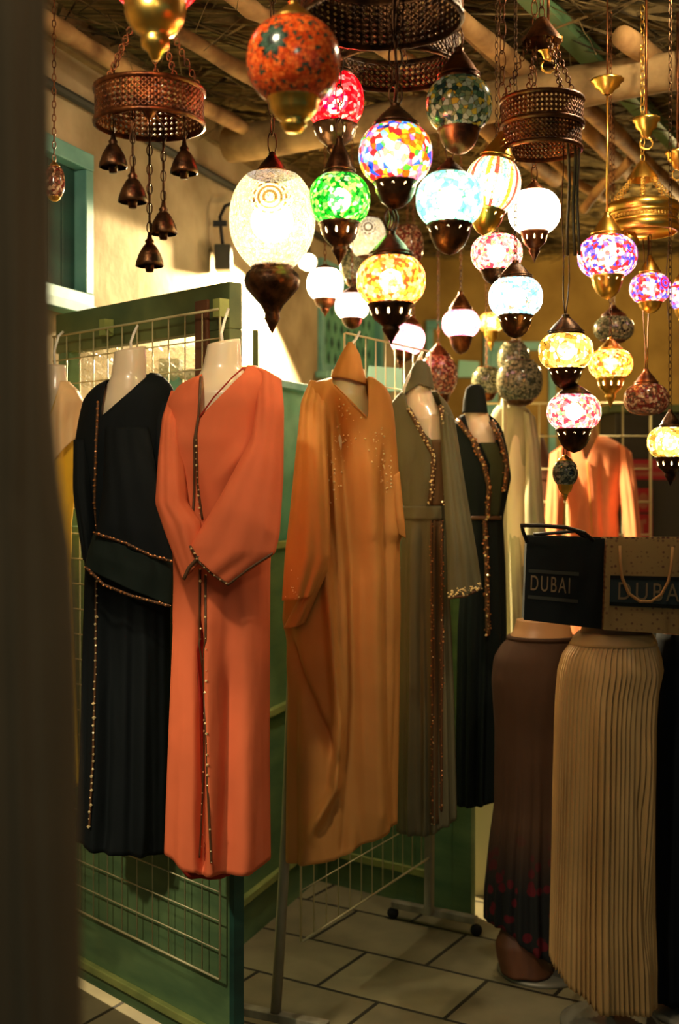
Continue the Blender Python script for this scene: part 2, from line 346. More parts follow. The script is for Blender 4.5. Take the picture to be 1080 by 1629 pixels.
# ------------------------------------------------------------------ roof: log, poles, thatch
def log(name, p, q, r, m, label, cat, group=None, wob=.01):
    mb = MB(); n = 24; p = Vector(p); q = Vector(q); pts = []; rs = []
    ph = random.random()*6
    for i in range(n+1):
        t = i/n; pts.append(p.lerp(q, t)+Vector((0, wob*math.sin(5*t+ph), wob*math.sin(7*t+ph*2)))); rs.append(r*(1+.07*math.sin(17*t+ph)+.04*math.sin(31*t)))
    mb.tube(pts, r, 14, rs=rs); o = mb.build(name, m); return tag(o, label, cat, group)
la = P(366, 226, 5.0); lb = P(1080, 118, 4.0); d = (lb-la)
log('roof_log', la, la+d*1.8, .072, M_log, 'thick rough round log crossing under the roof above the lamps', 'log')
poles = [((60, 30), (400, 215), 3.08, .030, 'pale roof pole at the upper left running above the dark bell chandelier'),
         ((262, 48), (620, 240), 3.12, .028, 'roof pole running behind the orange mosaic lamp'),
         ((330, -30), (470, 50), 3.12, .028, 'short stretch of roof pole beside the gold top of the orange lamp'),
         ((560, 40), (880, 285), 3.1, .034, 'pale roof pole behind the big dark filigree ring'),
         ((670, -30), (1000, 270), 3.12, .034, 'pale roof pole above the clear mosaic lamp'),
         ((690, 10), (900, 190), 3.16, .020, 'thin roof pole tight beside a thicker one above the dark drum'),
         ((890, 140), (1110, 330), 3.06, .034, 'brown roof pole crossing behind the brass ceiling rose'),
         ((990, 60), (1240, 240), 3.08, .036, 'roof pole at the far upper right under bright light')]
for (a, c, z, r, lab) in poles:
    A = PZ(a[0], a[1], z); B = PZ(c[0], c[1], z); dd = (B-A); B = A+dd*1.02
    log('roof_pole', A, B, r, M_pole, lab, 'roof pole', 'roof poles')
A = PZ(800, -40, 3.17); B = PZ(1100, 262, 3.17)
mb = MB(); u = (B-A).normalized(); sd = u.cross(Vector((0,0,1))).normalized()*.035
mb.hexa([A-sd, B-sd, B-sd+Vector((0,0,.05)), A-sd+Vector((0,0,.05)), A+sd, B+sd, B+sd+Vector((0,0,.05)), A+sd+Vector((0,0,.05))])
tag(mb.build('roof_batten', M_green, smooth=False), 'flat green painted batten running diagonally under the thatch at the upper right', 'batten')
for (a, c, Y1, Y2, lab) in (((928, 330), (1005, 250), 5.6, 5.2, 'slanted wooden brace in the dark behind the right lamps'), ((870, 250), (960, 320), 5.4, 5.8, 'slanted brace crossing behind the dark filigree drum')):
    log('roof_brace', P(*a, Y1), P(*c, Y2), .022, M_pole, lab, 'brace', 'roof braces')
mb = MB()
for i in range(3600):
    x = random.uniform(-1.6, 3.0); y = random.uniform(2.6, 8.2); an = random.choice((.55, .6, 2.1, .5))+random.gauss(0, .22)
    ln = random.uniform(.15, .6); z = random.uniform(3.165, 3.245); dz = random.gauss(0, .02)
    dx, dy = math.cos(an)*ln, math.sin(an)*ln; wd = random.uniform(.002, .009)
    px_, py_ = -math.sin(an)*wd, math.cos(an)*wd
    mb.add([(x-px_, y-py_, z), (x+dx, y+dy, z+dz), (x+px_, y+py_, z+.003), (x+dx*.5, y+dy*.5, z+.006+dz)], [(0,1,3), (1,2,3), (0,2,1)])
for i in range(160):
    x = random.uniform(-.8, 2.6); y = random.uniform(3.2, 7.5); z = 3.18; 
    pts = [Vector((x, y, z))]
    dx, dy = random.gauss(0, .03), random.gauss(0, .03)
    for k in range(3): pts.append(pts[-1]+Vector((dx, dy, -random.uniform(.02, .06))))
    mb.tube(pts, .0016, 3)
tag(mb.build('thatch', M_straw, smooth=False), 'dry palm thatch and loose straws lining the roof', 'thatch', kind='stuff')

# ------------------------------------------------------------------ green panels
A1 = Vector((-.93, 3.957, 0)); B1 = Vector((-.304, 3.3, 0)); d1 = (B1-A1).normalized(); n1 = Vector((d1.y, -d1.x, 0))
if n1.y > 0: n1 = -n1
def frame_M(A, d, n): return Matrix.Translation(A) @ Matrix(((d.x, -n.x, 0, 0), (d.y, -n.y, 0, 0), (0, 0, 1, 0), (0, 0, 0, 1)))
M1 = frame_M(A1, d1, n1); L1 = (B1-A1).length
pd = thing('green_door', A1, 'open green wooden door leaf with a top opening behind the black and orange robes', 'door')
mb = MB(); mb.box(0, 0, .04, L1-.0, .035, 1.5, M1); mb.build('lower_panel', M_green, pd, smooth=False, bevel=.003)
mb = MB(); mb.box(-.02, 0, 2.07, L1, .045, 2.2, M1); mb.build('top_rail', M_olive, pd, smooth=False, bevel=.003)
mb = MB(); mb.box(L1-.09, 0, 1.5, L1, .045, 2.07, M1); mb.build('stile', M_olive, pd, smooth=False, bevel=.003)
mb = MB(); mb.box(L1-.15, -.008, 1.5, L1-.09, .04, 2.16, M1); mb.build('brown_post', M_brownwood, pd, smooth=False, bevel=.003)
mb = MB(); mb.box(0, 0, 1.5, .06, .045, 2.07, M1); mb.build('stile', M_green, pd, smooth=False)
mb = MB(); mb.box(0, -.022, .09, L1-.05, 0, .115, M1); mb.build('kick_rail', M_rail, pd, smooth=False, bevel=.003)
mb = MB(); mb.box(L1, .0, .03, L1+.02, .035, 1.5, M1); mb.build('door_edge', M_tealdark, pd, smooth=False)
# panelling 2 and 3
A2 = Vector((-.415, 4.04, 0)); B2 = Vector((-.09, 4.93, 0)); d2 = (B2-A2).normalized(); n2 = Vector((d2.y, -d2.x, 0)); M2 = frame_M(A2, d2, n2); L2 = (B2-A2).length
pp = thing('green_partition', A2, 'green wooden partition with pale rails between the orange and camel robes', 'partition')
def rails(M, Ln, root, zs, faces, top, mtop=M_green2):
    for z0, z1, mm in faces:
        mb = MB(); mb.box(0, 0, z0, Ln, .03, z1, M); mb.build('board_panel', mm, root, smooth=False)
    for z in zs:
        mb = MB(); mb.box(0, -.025, z-.028, Ln, 0, z, M); mb.build('rail', M_rail, root, smooth=False, bevel=.003)
    mb = MB(); mb.box(-.0, -.03, top, Ln, .17, top+.03, M); mb.build('ledge', M_teal, root, smooth=False, bevel=.004)
rails(M2, L2, pp, (1.42, .80, .18), ((0, 1.42, M_green), (1.42, 2.0, M_green2)), 2.0)
A3 = B2+Vector((-.02, .01, 0)); B3 = Vector((.497, 4.5, 0)); d3 = (B3-A3).normalized(); n3 = Vector((d3.y, -d3.x, 0)); M3 = frame_M(A3, d3, n3); L3 = (B3-A3).length
p3 = thing('green_panel', A3, 'dark green boarded panel low behind the grey robe stand', 'panel')
for i in range(9):
    mb = MB() if i == 0 else mb
    mb.box(L3*i/9+.001, 0, .0, L3*(i+1)/9-.001, .03, 1.75, M3)
mb.build('board_panel', M_green, p3, smooth=False)
mb = MB(); mb.box(0, -.02, .12, L3*.78, 0, .145, M3); mb.build('rail', M_rail, p3, smooth=False)
mb = MB(); mb.box(0, -.022, 1.75, L3, .05, 1.78, M3); mb.build('ledge', M_teal, p3, smooth=False)
# wall in the gap, lit look put into its paler colour, dark board right
mb = MB(); q = P(748, 1275, 4.75); q2 = P(790, 1275, 4.75); mb.box(q.x, 4.75, 0, q2.x+.25, 4.8, .9)
o = mb.build('pale_block', M_plaster, smooth=False); o.data.materials[0] = mat('lit_cream_plaster', srgb(236,224,176), .9); tag(o, 'low plastered block coloured as if lit seen in the narrow gap beside the green panel', 'block')

# ------------------------------------------------------------------ wire grids
def grid_panel(root, M, x0, x1, z0, z1, sx, sz, y=-.03, r=.0022, m=M_gridw, name='wire_mesh'):
    mb = MB(); nx = max(1, round((x1-x0)/sx)); nz = max(1, round((z1-z0)/sz))
    for i in range(nx+1):
        x = x0+(x1-x0)*i/nx; rr = r*1.7 if i in (0, nx) else r
        mb.tube([M @ Vector((x, y, z0)), M @ Vector((x, y, z1))], rr, 5)
    for j in range(nz+1):
        z = z0+(z1-z0)*j/nz; rr = r*1.7 if j in (0, nz) else r
        mb.tube([M @ Vector((x0, y-.004, z)), M @ Vector((x1, y-.004, z))], rr, 5)
    return mb.build(name, m, root)
g = thing('wire_grid', M1 @ Vector((0, -.03, .28)), 'cream wire display grid on the open green door behind the black robe', 'display grid')
grid_panel(g, M1, .02, L1-.004, .28, 2.12, .078, .08)
mb = MB()
for x in (.3, L1-.03): mb = MB(); mb.box(x, -.034, 2.1, x+.03, -.001, 2.15, M1); mb.build('clip', M_rail, g, smooth=False)
# rack stand
RA = Vector((-.13, 3.55, 0)); RB = Vector((.348, 4.41, 0)); rd = (RB-RA).normalized(); rn = Vector((rd.y, -rd.x, 0)); MR = frame_M(RA, rd, rn); LR = (RB-RA).length
rk = thing('garment_rack', RA, 'standing metal rack with wire mesh carrying the camel, grey and dark robes', 'garment rack')
mb = MB(); mb.tube([P(474, 830, 3.62), P(456, 1310, 3.56), (-.190, 3.55, .06)], .016, 8); mb.build('upright', M_polemetal, rk)
for x in (LR,):
    mb = MB(); mb.box(x-.015, -.015, .06, x+.015, .015, 1.98, MR @ Matrix(((1, 0, .022, -.044), (0, 1, 0, 0), (0, 0, 1, 0), (0, 0, 0, 1)))); mb.build('upright', M_polemetal, rk, smooth=False, bevel=.003)
for x in (0, LR):
    mb = MB(); 
    c = MR @ Vector((x, 0, 0)) if x > 0 else Vector((-.19, 3.55, 0))
    fd = Vector((.86, -.50, 0)).normalized() if x > 0 else Vector((.9, -.4, 0)).normalized()
    s_ = Vector((-fd.y, fd.x, 0))*.018
    a_ = c-fd*.17; b_ = c+fd*.17
    mb.hexa([a_-s_+Vector((0,0,.045)), b_-s_+Vector((0,0,.045)), b_-s_+Vector((0,0,.07)), a_-s_+Vector((0,0,.07)), a_+s_+Vector((0,0,.045)), b_+s_+Vector((0,0,.045)), b_+s_+Vector((0,0,.07)), a_+s_+Vector((0,0,.07))])
    ft = mb.build('foot', M_polemetal, rk, smooth=False, bevel=.003)
    for e in (a_, b_):
        w_ = MB(); MM = Matrix.Translation(e+Vector((0,0,.022))) @ Matrix.Rotation(PI/2, 4, 'X')
        w_.lathe([(0, -.01), (.02, -.01), (.022, 0), (.02, .01), (0, .01)], 14, MM)
        w_.build('caster', M_black, ft)
grid_panel(rk, MR, .03, LR-.03, .27, 1.5, .075, .155, y=0, m=M_gridw); grid_panel(rk, MR, .30, LR-.03, 1.5, 2.12, .075, .155, y=0, m=M_gridw)
# second rack deep right
RC = P(803, 764, 4.75); RC.z = 0
rk2 = thing('garment_rack', RC, 'cream metal display rack standing deeper in the shop behind the pale robe', 'garment rack')
for px_ in (803,):
    mb = MB(); mb.box(RC.x-.008, RC.y-.008, 0, RC.x+.008, RC.y+.008, 2.08); mb.build('upright', M_gridw, rk2, smooth=False)
mb = MB(); mb.box(RC.x-.008, RC.y-.2, 0, RC.x+.008, RC.y+.2, .03); mb.build('foot', M_gridw, rk2, smooth=False)
MW = Matrix.Translation(Vector((1.0, 6.25, 0)))
g3 = thing('wire_grid', (1.0, 6.25, 0), 'wire display grid far back behind the peach robe', 'display grid')
grid_panel(g3, MW, -.25, .62, 0, 2.05, .145, .17, r=.004)

# ------------------------------------------------------------------ garments
def sm(t): return t*t*(3-2*t)
class Cloth:
    """garment lofted from rows (py, xleft, xright) measured at depth Y; V cut, folds, drape"""
    def __init__(s, Y, rows, depth=.62, bmax=.13, vcut=None, folds=(), drape=(9, .010), hem=None, phase=0, pw=1.0, topfull=True, yaw=0):
        s.Y = Y; s.rows = np.array(sorted(rows), float); s.depth = depth; s.bmax = bmax; s.v = vcut; s.folds = folds; s.drape = drape; s.hem = hem; s.ph = phase; s.pw = pw; s.yaw = yaw
        s.ytop = s.rows[0, 0]; s.ybot = s.rows[-1, 0]
        # smooth interpolation table
        ys = np.linspace(s.ytop, s.ybot, 600); l = np.interp(ys, s.rows[:,0], s.rows[:,1]); r = np.interp(ys, s.rows[:,0], s.rows[:,2])
        k = 9; ker = np.ones(k)/k
        l2 = np.convolve(np.pad(l, k//2, mode='edge'), ker, 'valid'); r2 = np.convolve(np.pad(r, k//2, mode='edge'), ker, 'valid')
        s.ys, s.l, s.r = ys, l2, r2
    def ext(s, py): return np.interp(py, s.ys, s.l), np.interp(py, s.ys, s.r)
    def pt(s, u, py, off=0.0, disp=True):
        l, r = s.ext(py); c = (l+r)/2; a = (r-l)/2
        ca, sa = math.cos(u), math.sin(u)
        if s.pw != 1: ca = math.copysign(abs(ca)**s.pw, ca); sa = math.copysign(abs(sa)**s.pw, sa)
        A = a/F*s.Y; B = min(A*s.depth, s.bmax) if A > 0 else 0
        t = (py-s.ytop)/(s.ybot-s.ytop)
        e = off
        if disp:
            n, amp = s.drape; e += amp*sm(min(1, max(0, (t-.08)/.92)))*(math.sin(n*u+s.ph+.9*t)+.5*math.sin((n*1.7)*u+s.ph*2.3-t*1.3))*(1-.75*abs(math.cos(u))**6)
            px = c+a*ca
            if sa < 0.25:
                g = min(1, (0.25-sa)/.8)
                for (line, wl, wr, am) in s.folds:
                    ly = [q[1] for q in line]
                    if py < ly[0]-25 or py > ly[-1]+25: continue
                    fx = np.interp(py, ly, [q[0] for q in line]); fade = min(1, (py-ly[0]+25)/50)*min(1, (ly[-1]+25-py)/50)
                    dd = px-fx; wd = wl if dd < 0 else wr
                    if abs(dd) < 3*wd: e += am*math.exp(-(dd/wd)**2)*g*fade
        return Vector(((c-HX)/F*s.Y + (A+e*.6)*ca, s.Y+(B+e)*sa + s.yaw*(a/F*s.Y)*ca, EYE-(py-HY)/F*s.Y))
    def top(s, u):
        if s.v is None or math.sin(u) > -0.02: return s.ytop
        vy = [q[0] for q in s.v]; n = 90
        for i in range(n, -1, -1):
            py = s.ytop+(vy[-1]+2-s.ytop)*i/n
            p = s.pt(u, py, 0, False); px = HX+F*p.x/p.y; pyy = HY-F*(p.z-EYE)/p.y
            if pyy > vy[-1]: continue
            vl = np.interp(pyy, vy, [q[1] for q in s.v]); vr = np.interp(pyy, vy, [q[2] for q in s.v])
            if vl < px < vr: return py
        return s.ytop
    def bottom(s, u):
        if not s.hem: return s.ybot
        l, r = s.ext(s.ybot); px = (l+r)/2+(r-l)/2*math.cos(u)
        h = float(np.interp(px, [q[0] for q in s.hem], [q[1] for q in s.hem]))
        if math.sin(u) > 0: h -= 12*math.sin(u)
        return min(h, s.ybot)
    def mesh(s, nu=180, nv=90):
        mb = MB(); v = []; f = []
        tops = [s.top(2*PI*i/nu) for i in range(nu)]; bots = [s.bottom(2*PI*i/nu) for i in range(nu)]
        for j in range(nv+1):
            t = j/nv
            for i in range(nu):
                u = 2*PI*i/nu; v.append(s.pt(u, bots[i]+(tops[i]-bots[i])*t))
        for j in range(nv):
            for i in range(nu): f.append((j*nu+i, j*nu+(i+1) % nu, (j+1)*nu+(i+1) % nu, (j+1)*nu+i))
        mb.add(v, f); return mb
    def on(s, px, py, off=.004):
        """point on the front of the garment that the photo shows at px, py"""
        q = py; x = px
        for _ in range(6):
            l, r = s.ext(q); c = (l+r)/2; a = max(1e-3, (r-l)/2); ca = max(-.995, min(.995, (x-c)/a)); 
            if s.pw != 1: ca = math.copysign(abs(ca)**(1/s.pw), ca)
            u = -math.acos(ca); p = s.pt(u, q, off)
            ppx = HX+F*p.x/p.y; ppy = HY-F*(p.z-EYE)/p.y; x += (px-ppx)*.9; q += (py-ppy)*.9
        return p
def path(pts, step=6):
    out = []
    for a, c in zip(pts[:-1], pts[1:]):
        n = max(1, int(math.dist(a, c)/step))
        for i in range(n): out.append((a[0]+(c[0]-a[0])*i/n, a[1]+(c[1]-a[1])*i/n))
    out.append(pts[-1]); return out
def trim(cloth, pts, r, name, m, root, flat=1.0):
    mb = MB(); mb.tube([cloth.on(x, y, .003) for x, y in path(pts)], r, 6); return mb.build(name, m, root)
def beads(cloth, pts, spacing, size, name, m, root, jitter=0, off=.007, rnd=.5, prob=1.0):
    mb = MB(); P_ = path(pts, spacing)
    for x, y in P_:
        if random.random() > prob: continue
        c = cloth.on(x+random.uniform(-jitter, jitter), y+random.uniform(-jitter, jitter)*.5, off) if cloth else None
        s_ = size*random.uniform(1-rnd, 1+rnd); R = Matrix.Rotation(random.random()*3, 3, 'X') @ Matrix.Rotation(random.random()*3, 3, 'Z')
        v = [c+R @ (Vector(q)*s_) for q in ((1,0,0),(-1,0,0),(0,1,0),(0,-1,0),(0,0,1),(0,0,-1))]
        mb.add(v, [(0,2,4),(2,1,4),(1,3,4),(3,0,4),(2,0,5),(1,2,5),(3,1,5),(0,3,5)])
    return mb.build(name, m, root, smooth=False)
def flap(stations, name, m, root, n=40, solid=.003, wav=.0, seg=14, phase=0, closed=False):
    """sleeve: stations of (left px, right px, depth Y, thickness), swept as a soft flattened tube"""
    mb = MB(); S = []
    for k in range(len(stations)-1):
        for i in range(seg):
            t = i/seg; a = stations[k]; c = stations[k+1]
            S.append(tuple([(a[0][q]*(1-t)+c[0][q]*t) for q in (0,1)]+[(a[1][q]*(1-t)+c[1][q]*t) for q in (0,1)]+[a[2]*(1-t)+c[2]*t, a[3]*(1-t)+c[3]*t]))
    a = stations[-1]; S.append((a[0][0], a[0][1], a[1][0], a[1][1], a[2], a[3]))
    A = np.array(S)
    for _ in range(3): A[1:-1] = (A[:-2]+A[1:-1]*2+A[2:])/4
    v = []; f = []; T = len(A)
    for j, (lx, ly, rx, ry, Y, th) in enumerate(A):
        Lp = P(lx, ly, Y); Rp = P(rx, ry, Y); c = (Lp+Rp)/2; h = (Rp-Lp)/2; t = j/T
        for i in range(n):
            u = 2*PI*i/n; w_ = wav*math.sin(5*u+phase+3*t)*sm(t)+wav*.6*math.sin(9*u-5*t+phase)
            v.append(c+h*math.cos(u)+Vector((0, 1, 0))*(th+w_)*math.sin(u))
    for j in range(T-1):
        for i in range(n): f.append((j*n+i, j*n+(i+1) % n, (j+1)*n+(i+1) % n, (j+1)*n+i))
    if closed: f.append(tuple(range(n)))
    mb.add(v, f); return mb.build(name, m, root, solid=solid)
def flap_edge(pts, Y, r, name, m, root):
    mb = MB(); mb.tube([P(x, y, Y) for x, y in path(pts)], r, 6); return mb.build(name, m, root)
def sprinkle(pts, Y, size, name, m, root, jitter=2, spacing=8):
    mb = MB()
    for x, y in path(pts, spacing):
        c = P(x+random.uniform(-jitter, jitter), y+random.uniform(-jitter, jitter), Y); s_ = size*random.uniform(.5, 1.5)
        mb.add([c+Vector(q)*s_ for q in ((1,0,0),(-1,0,0),(0,1,0),(0,-1,0),(0,0,1),(0,0,-1))], [(0,2,4),(2,1,4),(1,3,4),(3,0,4),(2,0,5),(1,2,5),(3,1,5),(0,3,5)])
    return mb.build(name, m, root, smooth=False)
def mannequin(Y, rows, label, hook=None, m=None, depth=.75, bmax=.1, name='mannequin_torso', tilt=0):
    m = m or M_mann; r0 = sorted(rows)[0]; base = P((r0[1]+r0[2])/2, sorted(rows)[-1][0], Y)
    t = thing(name, base, label, 'mannequin')
    c = Cloth(Y, rows, depth, bmax, drape=(1, 0))
    mb = MB(); nu, nv = 40, 60; v = []; f = []
    for j in range(nv+1):
        py = c.ytop+(c.ybot-c.ytop)*j/nv
        for i in range(nu):
            p = c.pt(2*PI*i/nu, py); p.z += tilt*max(0, 1-j/12)*math.cos(2*PI*i/nu); v.append(p)
    for j in range(nv):
        for i in range(nu): f.append((j*nu+i, (j+1)*nu+i, (j+1)*nu+(i+1) % nu, j*nu+(i+1) % nu))
    f.append(tuple(range(nu))); f.append(tuple(reversed(range(nv*nu, nv*nu+nu))))
    mb.add(v, f); mb.build('torso_form', m, t)
    if hook:
        h = MB(); pts = [P(x, y, Yh) for x, y, Yh in hook]; h.tube(pts, .004, 8); h.build('hook', M_plastic, t)
    return t

# --- yellow robe (far left, half behind the drape)
mannequin(3.68, [(581, 68, 104), (600, 68, 105), (622, 62, 110), (640, 50, 124), (700, 48, 120), (850, 60, 112)], 'cream torso form in the yellow robe at the far left', hook=[(88, 583, 3.68), (86, 560, 3.68), (93, 535, 3.7), (100, 528, 3.72)])
t = thing('robe', P(90, 1000, 3.67), 'yellow satin robe with a cream chiffon cape at the far left', 'robe', 'robes on display')
c = Cloth(3.67, [(608, 66, 108), (620, 55, 122), (640, 50, 132), (720, 50, 128), (830, 52, 114), (900, 54, 112), (1250, 40, 126)], vcut=[(600, 66, 100), (655, 70, 80)], folds=[([(100, 660), (90, 830)], 6, 9, .02)], drape=(8, .008))
c.mesh(110, 60).build('robe_body', M_yellow, t, solid=.003)
c2 = Cloth(3.655, [(607, 68, 110), (620, 58, 124), (640, 52, 134), (700, 52, 131), (760, 54, 118), (800, 56, 100)], depth=.7, vcut=[(600, 66, 98), (690, 66, 74)], folds=[([(104, 640), (100, 780)], 5, 10, .025), ([(85, 660), (86, 780)], 4, 6, .015)], drape=(7, .008), hem=[(50, 770), (75, 745), (92, 705), (112, 672), (130, 655)])
c2.mesh(110, 40).build('chiffon_cape', M_cream, t, solid=.002)

# --- black robe
mannequin(3.42, [(556, 182, 232), (575, 180, 233), (600, 176, 232), (622, 165, 240), (645, 152, 256), (700, 150, 250), (860, 160, 240)], 'cream torso form in the black robe', hook=[(209, 560, 3.42), (208, 545, 3.42), (213, 530, 3.42), (219, 518, 3.44)], tilt=.008)
t = thing('robe', P(200, 1340, 3.41), 'black long robe with braided sequin edging at the left', 'robe', 'robes on display')
rb = Cloth(3.41, [(594, 222, 250), (600, 178, 262), (615, 150, 275), (635, 133, 279), (670, 125, 280), (720, 117, 279), (800, 118, 276), (850, 128, 274), (900, 135, 272), (1000, 132, 270), (1200, 128, 270), (1352, 120, 270)],
           vcut=[(585, 170, 240), (600, 168, 232), (662, 159, 162)], folds=[([(240, 1000), (235, 1340)], 14, 20, .02), ([(190, 900), (180, 1340)], 12, 14, -.018), ([(215, 640), (180, 760)], 12, 22, -.008)], drape=(11, .010), hem=[(115, 1330), (160, 1345), (270, 1352)], yaw=0)
rb.mesh().build('robe_body', M_blackc, t, solid=.003)
flap([((168, 680), (236, 680), 3.34, .03), ((166, 770), (250, 770), 3.29, .035), ((158, 830), (262, 846), 3.26, .035), ((152, 852), (274, 894), 3.25, .03)], 'sleeve', M_blackc, t, wav=.004)
flap([((150, 850), (274, 890), 3.25, .03), ((142, 876), (273, 925), 3.245, .034), ((136, 902), (272, 962), 3.25, .035)], 'cuff', M_blackc2, t, wav=.004)
flap([((240, 640), (279, 640), 3.40, .04), ((240, 760), (280, 760), 3.36, .04), ((230, 850), (276, 900), 3.29, .03)], 'sleeve', M_blackc, t, wav=.003)
flap([((119, 700), (142, 700), 3.38, .03), ((118, 780), (145, 780), 3.34, .035), ((128, 850), (150, 850), 3.31, .03), ((134, 890), (150, 895), 3.29, .02)], 'sleeve', M_blackc, t, wav=.003)
for pts in ([(156, 640), (153, 700), (150, 800), (152, 845)], ):
    trim(rb, pts, .004, 'braid', M_trim, t); beads(rb, pts, 9, .0035, 'sequins', M_beadm, t, 1)
pts = [(153, 925), (152, 1050), (148, 1200), (142, 1315)]
trim(rb, pts, .0035, 'braid', M_trim, t); beads(rb, pts, 11, .0042, 'sequins', M_bead, t, 1.5, .008)
for pts in ([(150, 848), (200, 864), (240, 884), (272, 893)], [(136, 902), (165, 930), (210, 948), (270, 964)]):
    flap_edge(pts, 3.215, .0045, 'cuff_braid', M_trim, t); sprinkle(pts, 3.208, .0035, 'sequins', M_beadm, t, 1.5, 6)

# --- orange robe
mannequin(3.12, [(544, 330, 382), (560, 327, 383), (585, 322, 384), (605, 312, 398), (625, 295, 420), (700, 290, 420), (860, 300, 400)], 'cream torso form in the orange robe', hook=[(354, 547, 3.12), (352, 530, 3.12), (357, 510, 3.14), (363, 492, 3.2)], tilt=.008)
t = thing('robe', P(345, 1370, 3.1), 'long orange robe with gold edged front opening and wide folded sleeves', 'robe', 'robes on display')
ro = Cloth(3.1, [(582, 378, 404), (588, 345, 424), (598, 312, 440), (612, 285, 446), (640, 266, 449), (680, 264, 447), (700, 262, 446), (720, 268, 442), (800, 272, 436), (850, 274, 432), (900, 276, 430), (1000, 278, 429), (1200, 270, 428), (1378, 263, 430)],
           vcut=[(575, 322, 396), (590, 320, 390), (664, 312, 317)],
           folds=[([(300, 740), (345, 900)], 6, 16, -.014), ([(335, 960), (338, 1130), (345, 1378)], 6, 22, .02), ([(372, 1060), (366, 1240), (355, 1370)], 10, 30, -.014), ([(283, 950), (280, 1378)], 14, 16, .012), ([(322, 1000), (325, 1378)], 6, 7, -.05),
                  ([(282, 690), (285, 780)], 8, 22, .018), ([(400, 700), (360, 760)], 12, 22, .02), ([(400, 960), (402, 1378)], 18, 14, .01)],
           drape=(6, .013), hem=[(262, 1352), (300, 1371), (318, 1373), (326, 1385), (345, 1377), (400, 1376), (431, 1366)])
ro.mesh(220, 110).build('robe_body', M_orange, t, solid=.003)
rl = Cloth(3.13, [(1290, 285, 372), (1380, 286, 374), (1392, 294, 366)], depth=.6, bmax=.07, drape=(5, .006)); rl.mesh(60, 12).build('lining_hem', M_orangeD, t, solid=.002)
flap([((410, 586), (446, 604), 3.09, .03), ((408, 650), (450, 650), 3.03, .04), ((400, 700), (449, 760), 2.99, .045), ((352, 790), (443, 850), 2.955, .045), ((305, 868), (436, 880), 2.945, .035), ((304, 878), (362, 930), 2.94, .022)], 'sleeve', M_orange, t, wav=.0035, n=56, seg=16)
flap([((274, 622), (296, 632), 3.13, .03), ((260, 665), (290, 680), 3.07, .035), ((254, 725), (292, 730), 3.05, .04), ((249, 800), (296, 800), 3.0, .04), ((262, 840), (318, 830), 2.97, .03), ((292, 922), (322, 890), 2.95, .02)], 'sleeve', M_orange, t, wav=.003, n=56, seg=16)
flap_edge([(302, 868), (318, 896), (340, 915), (363, 930), (395, 905), (434, 880)], 2.922, .0035, 'cuff_braid', M_trim, t)
flap_edge([(292, 922), (300, 904), (318, 884)], 2.925, .005, 'cuff_braid', M_trim, t)
sprinkle([(304, 872), (318, 896), (340, 915), (360, 929)], 2.915, .0026, 'sequins', M_bead, t, 1, 9)
for pts in ([(319, 600), (316, 660), (309, 700), (309, 780), (306, 830)], [(316, 664), (312, 690), (314, 770), (322, 826)]):
    trim(ro, pts, .0032, 'braid', M_trim, t)
beads(ro, [(311, 700), (314, 770), (318, 826)], 9, .0028, 'sequins', M_bead, t, 1)
for pts in ([(318, 905), (318, 1000), (316, 1200), (313, 1368)], [(327, 915), (327, 1100), (330, 1250), (336, 1372)]):
    trim(ro, pts, .0034, 'braid', M_trim, t); beads(ro, pts, 16, .003, 'sequins', M_bead, t, 1, prob=.6)
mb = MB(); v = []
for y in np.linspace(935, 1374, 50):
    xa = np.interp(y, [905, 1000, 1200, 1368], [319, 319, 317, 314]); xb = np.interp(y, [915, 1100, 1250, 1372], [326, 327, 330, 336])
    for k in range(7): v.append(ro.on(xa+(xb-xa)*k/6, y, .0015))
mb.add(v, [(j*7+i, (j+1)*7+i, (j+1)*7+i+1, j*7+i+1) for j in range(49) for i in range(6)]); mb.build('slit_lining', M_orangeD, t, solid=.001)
trim(ro, [(317, 664), (340, 632), (370, 600), (386, 586)], .0022, 'neck_edge', M_orangeD, t)

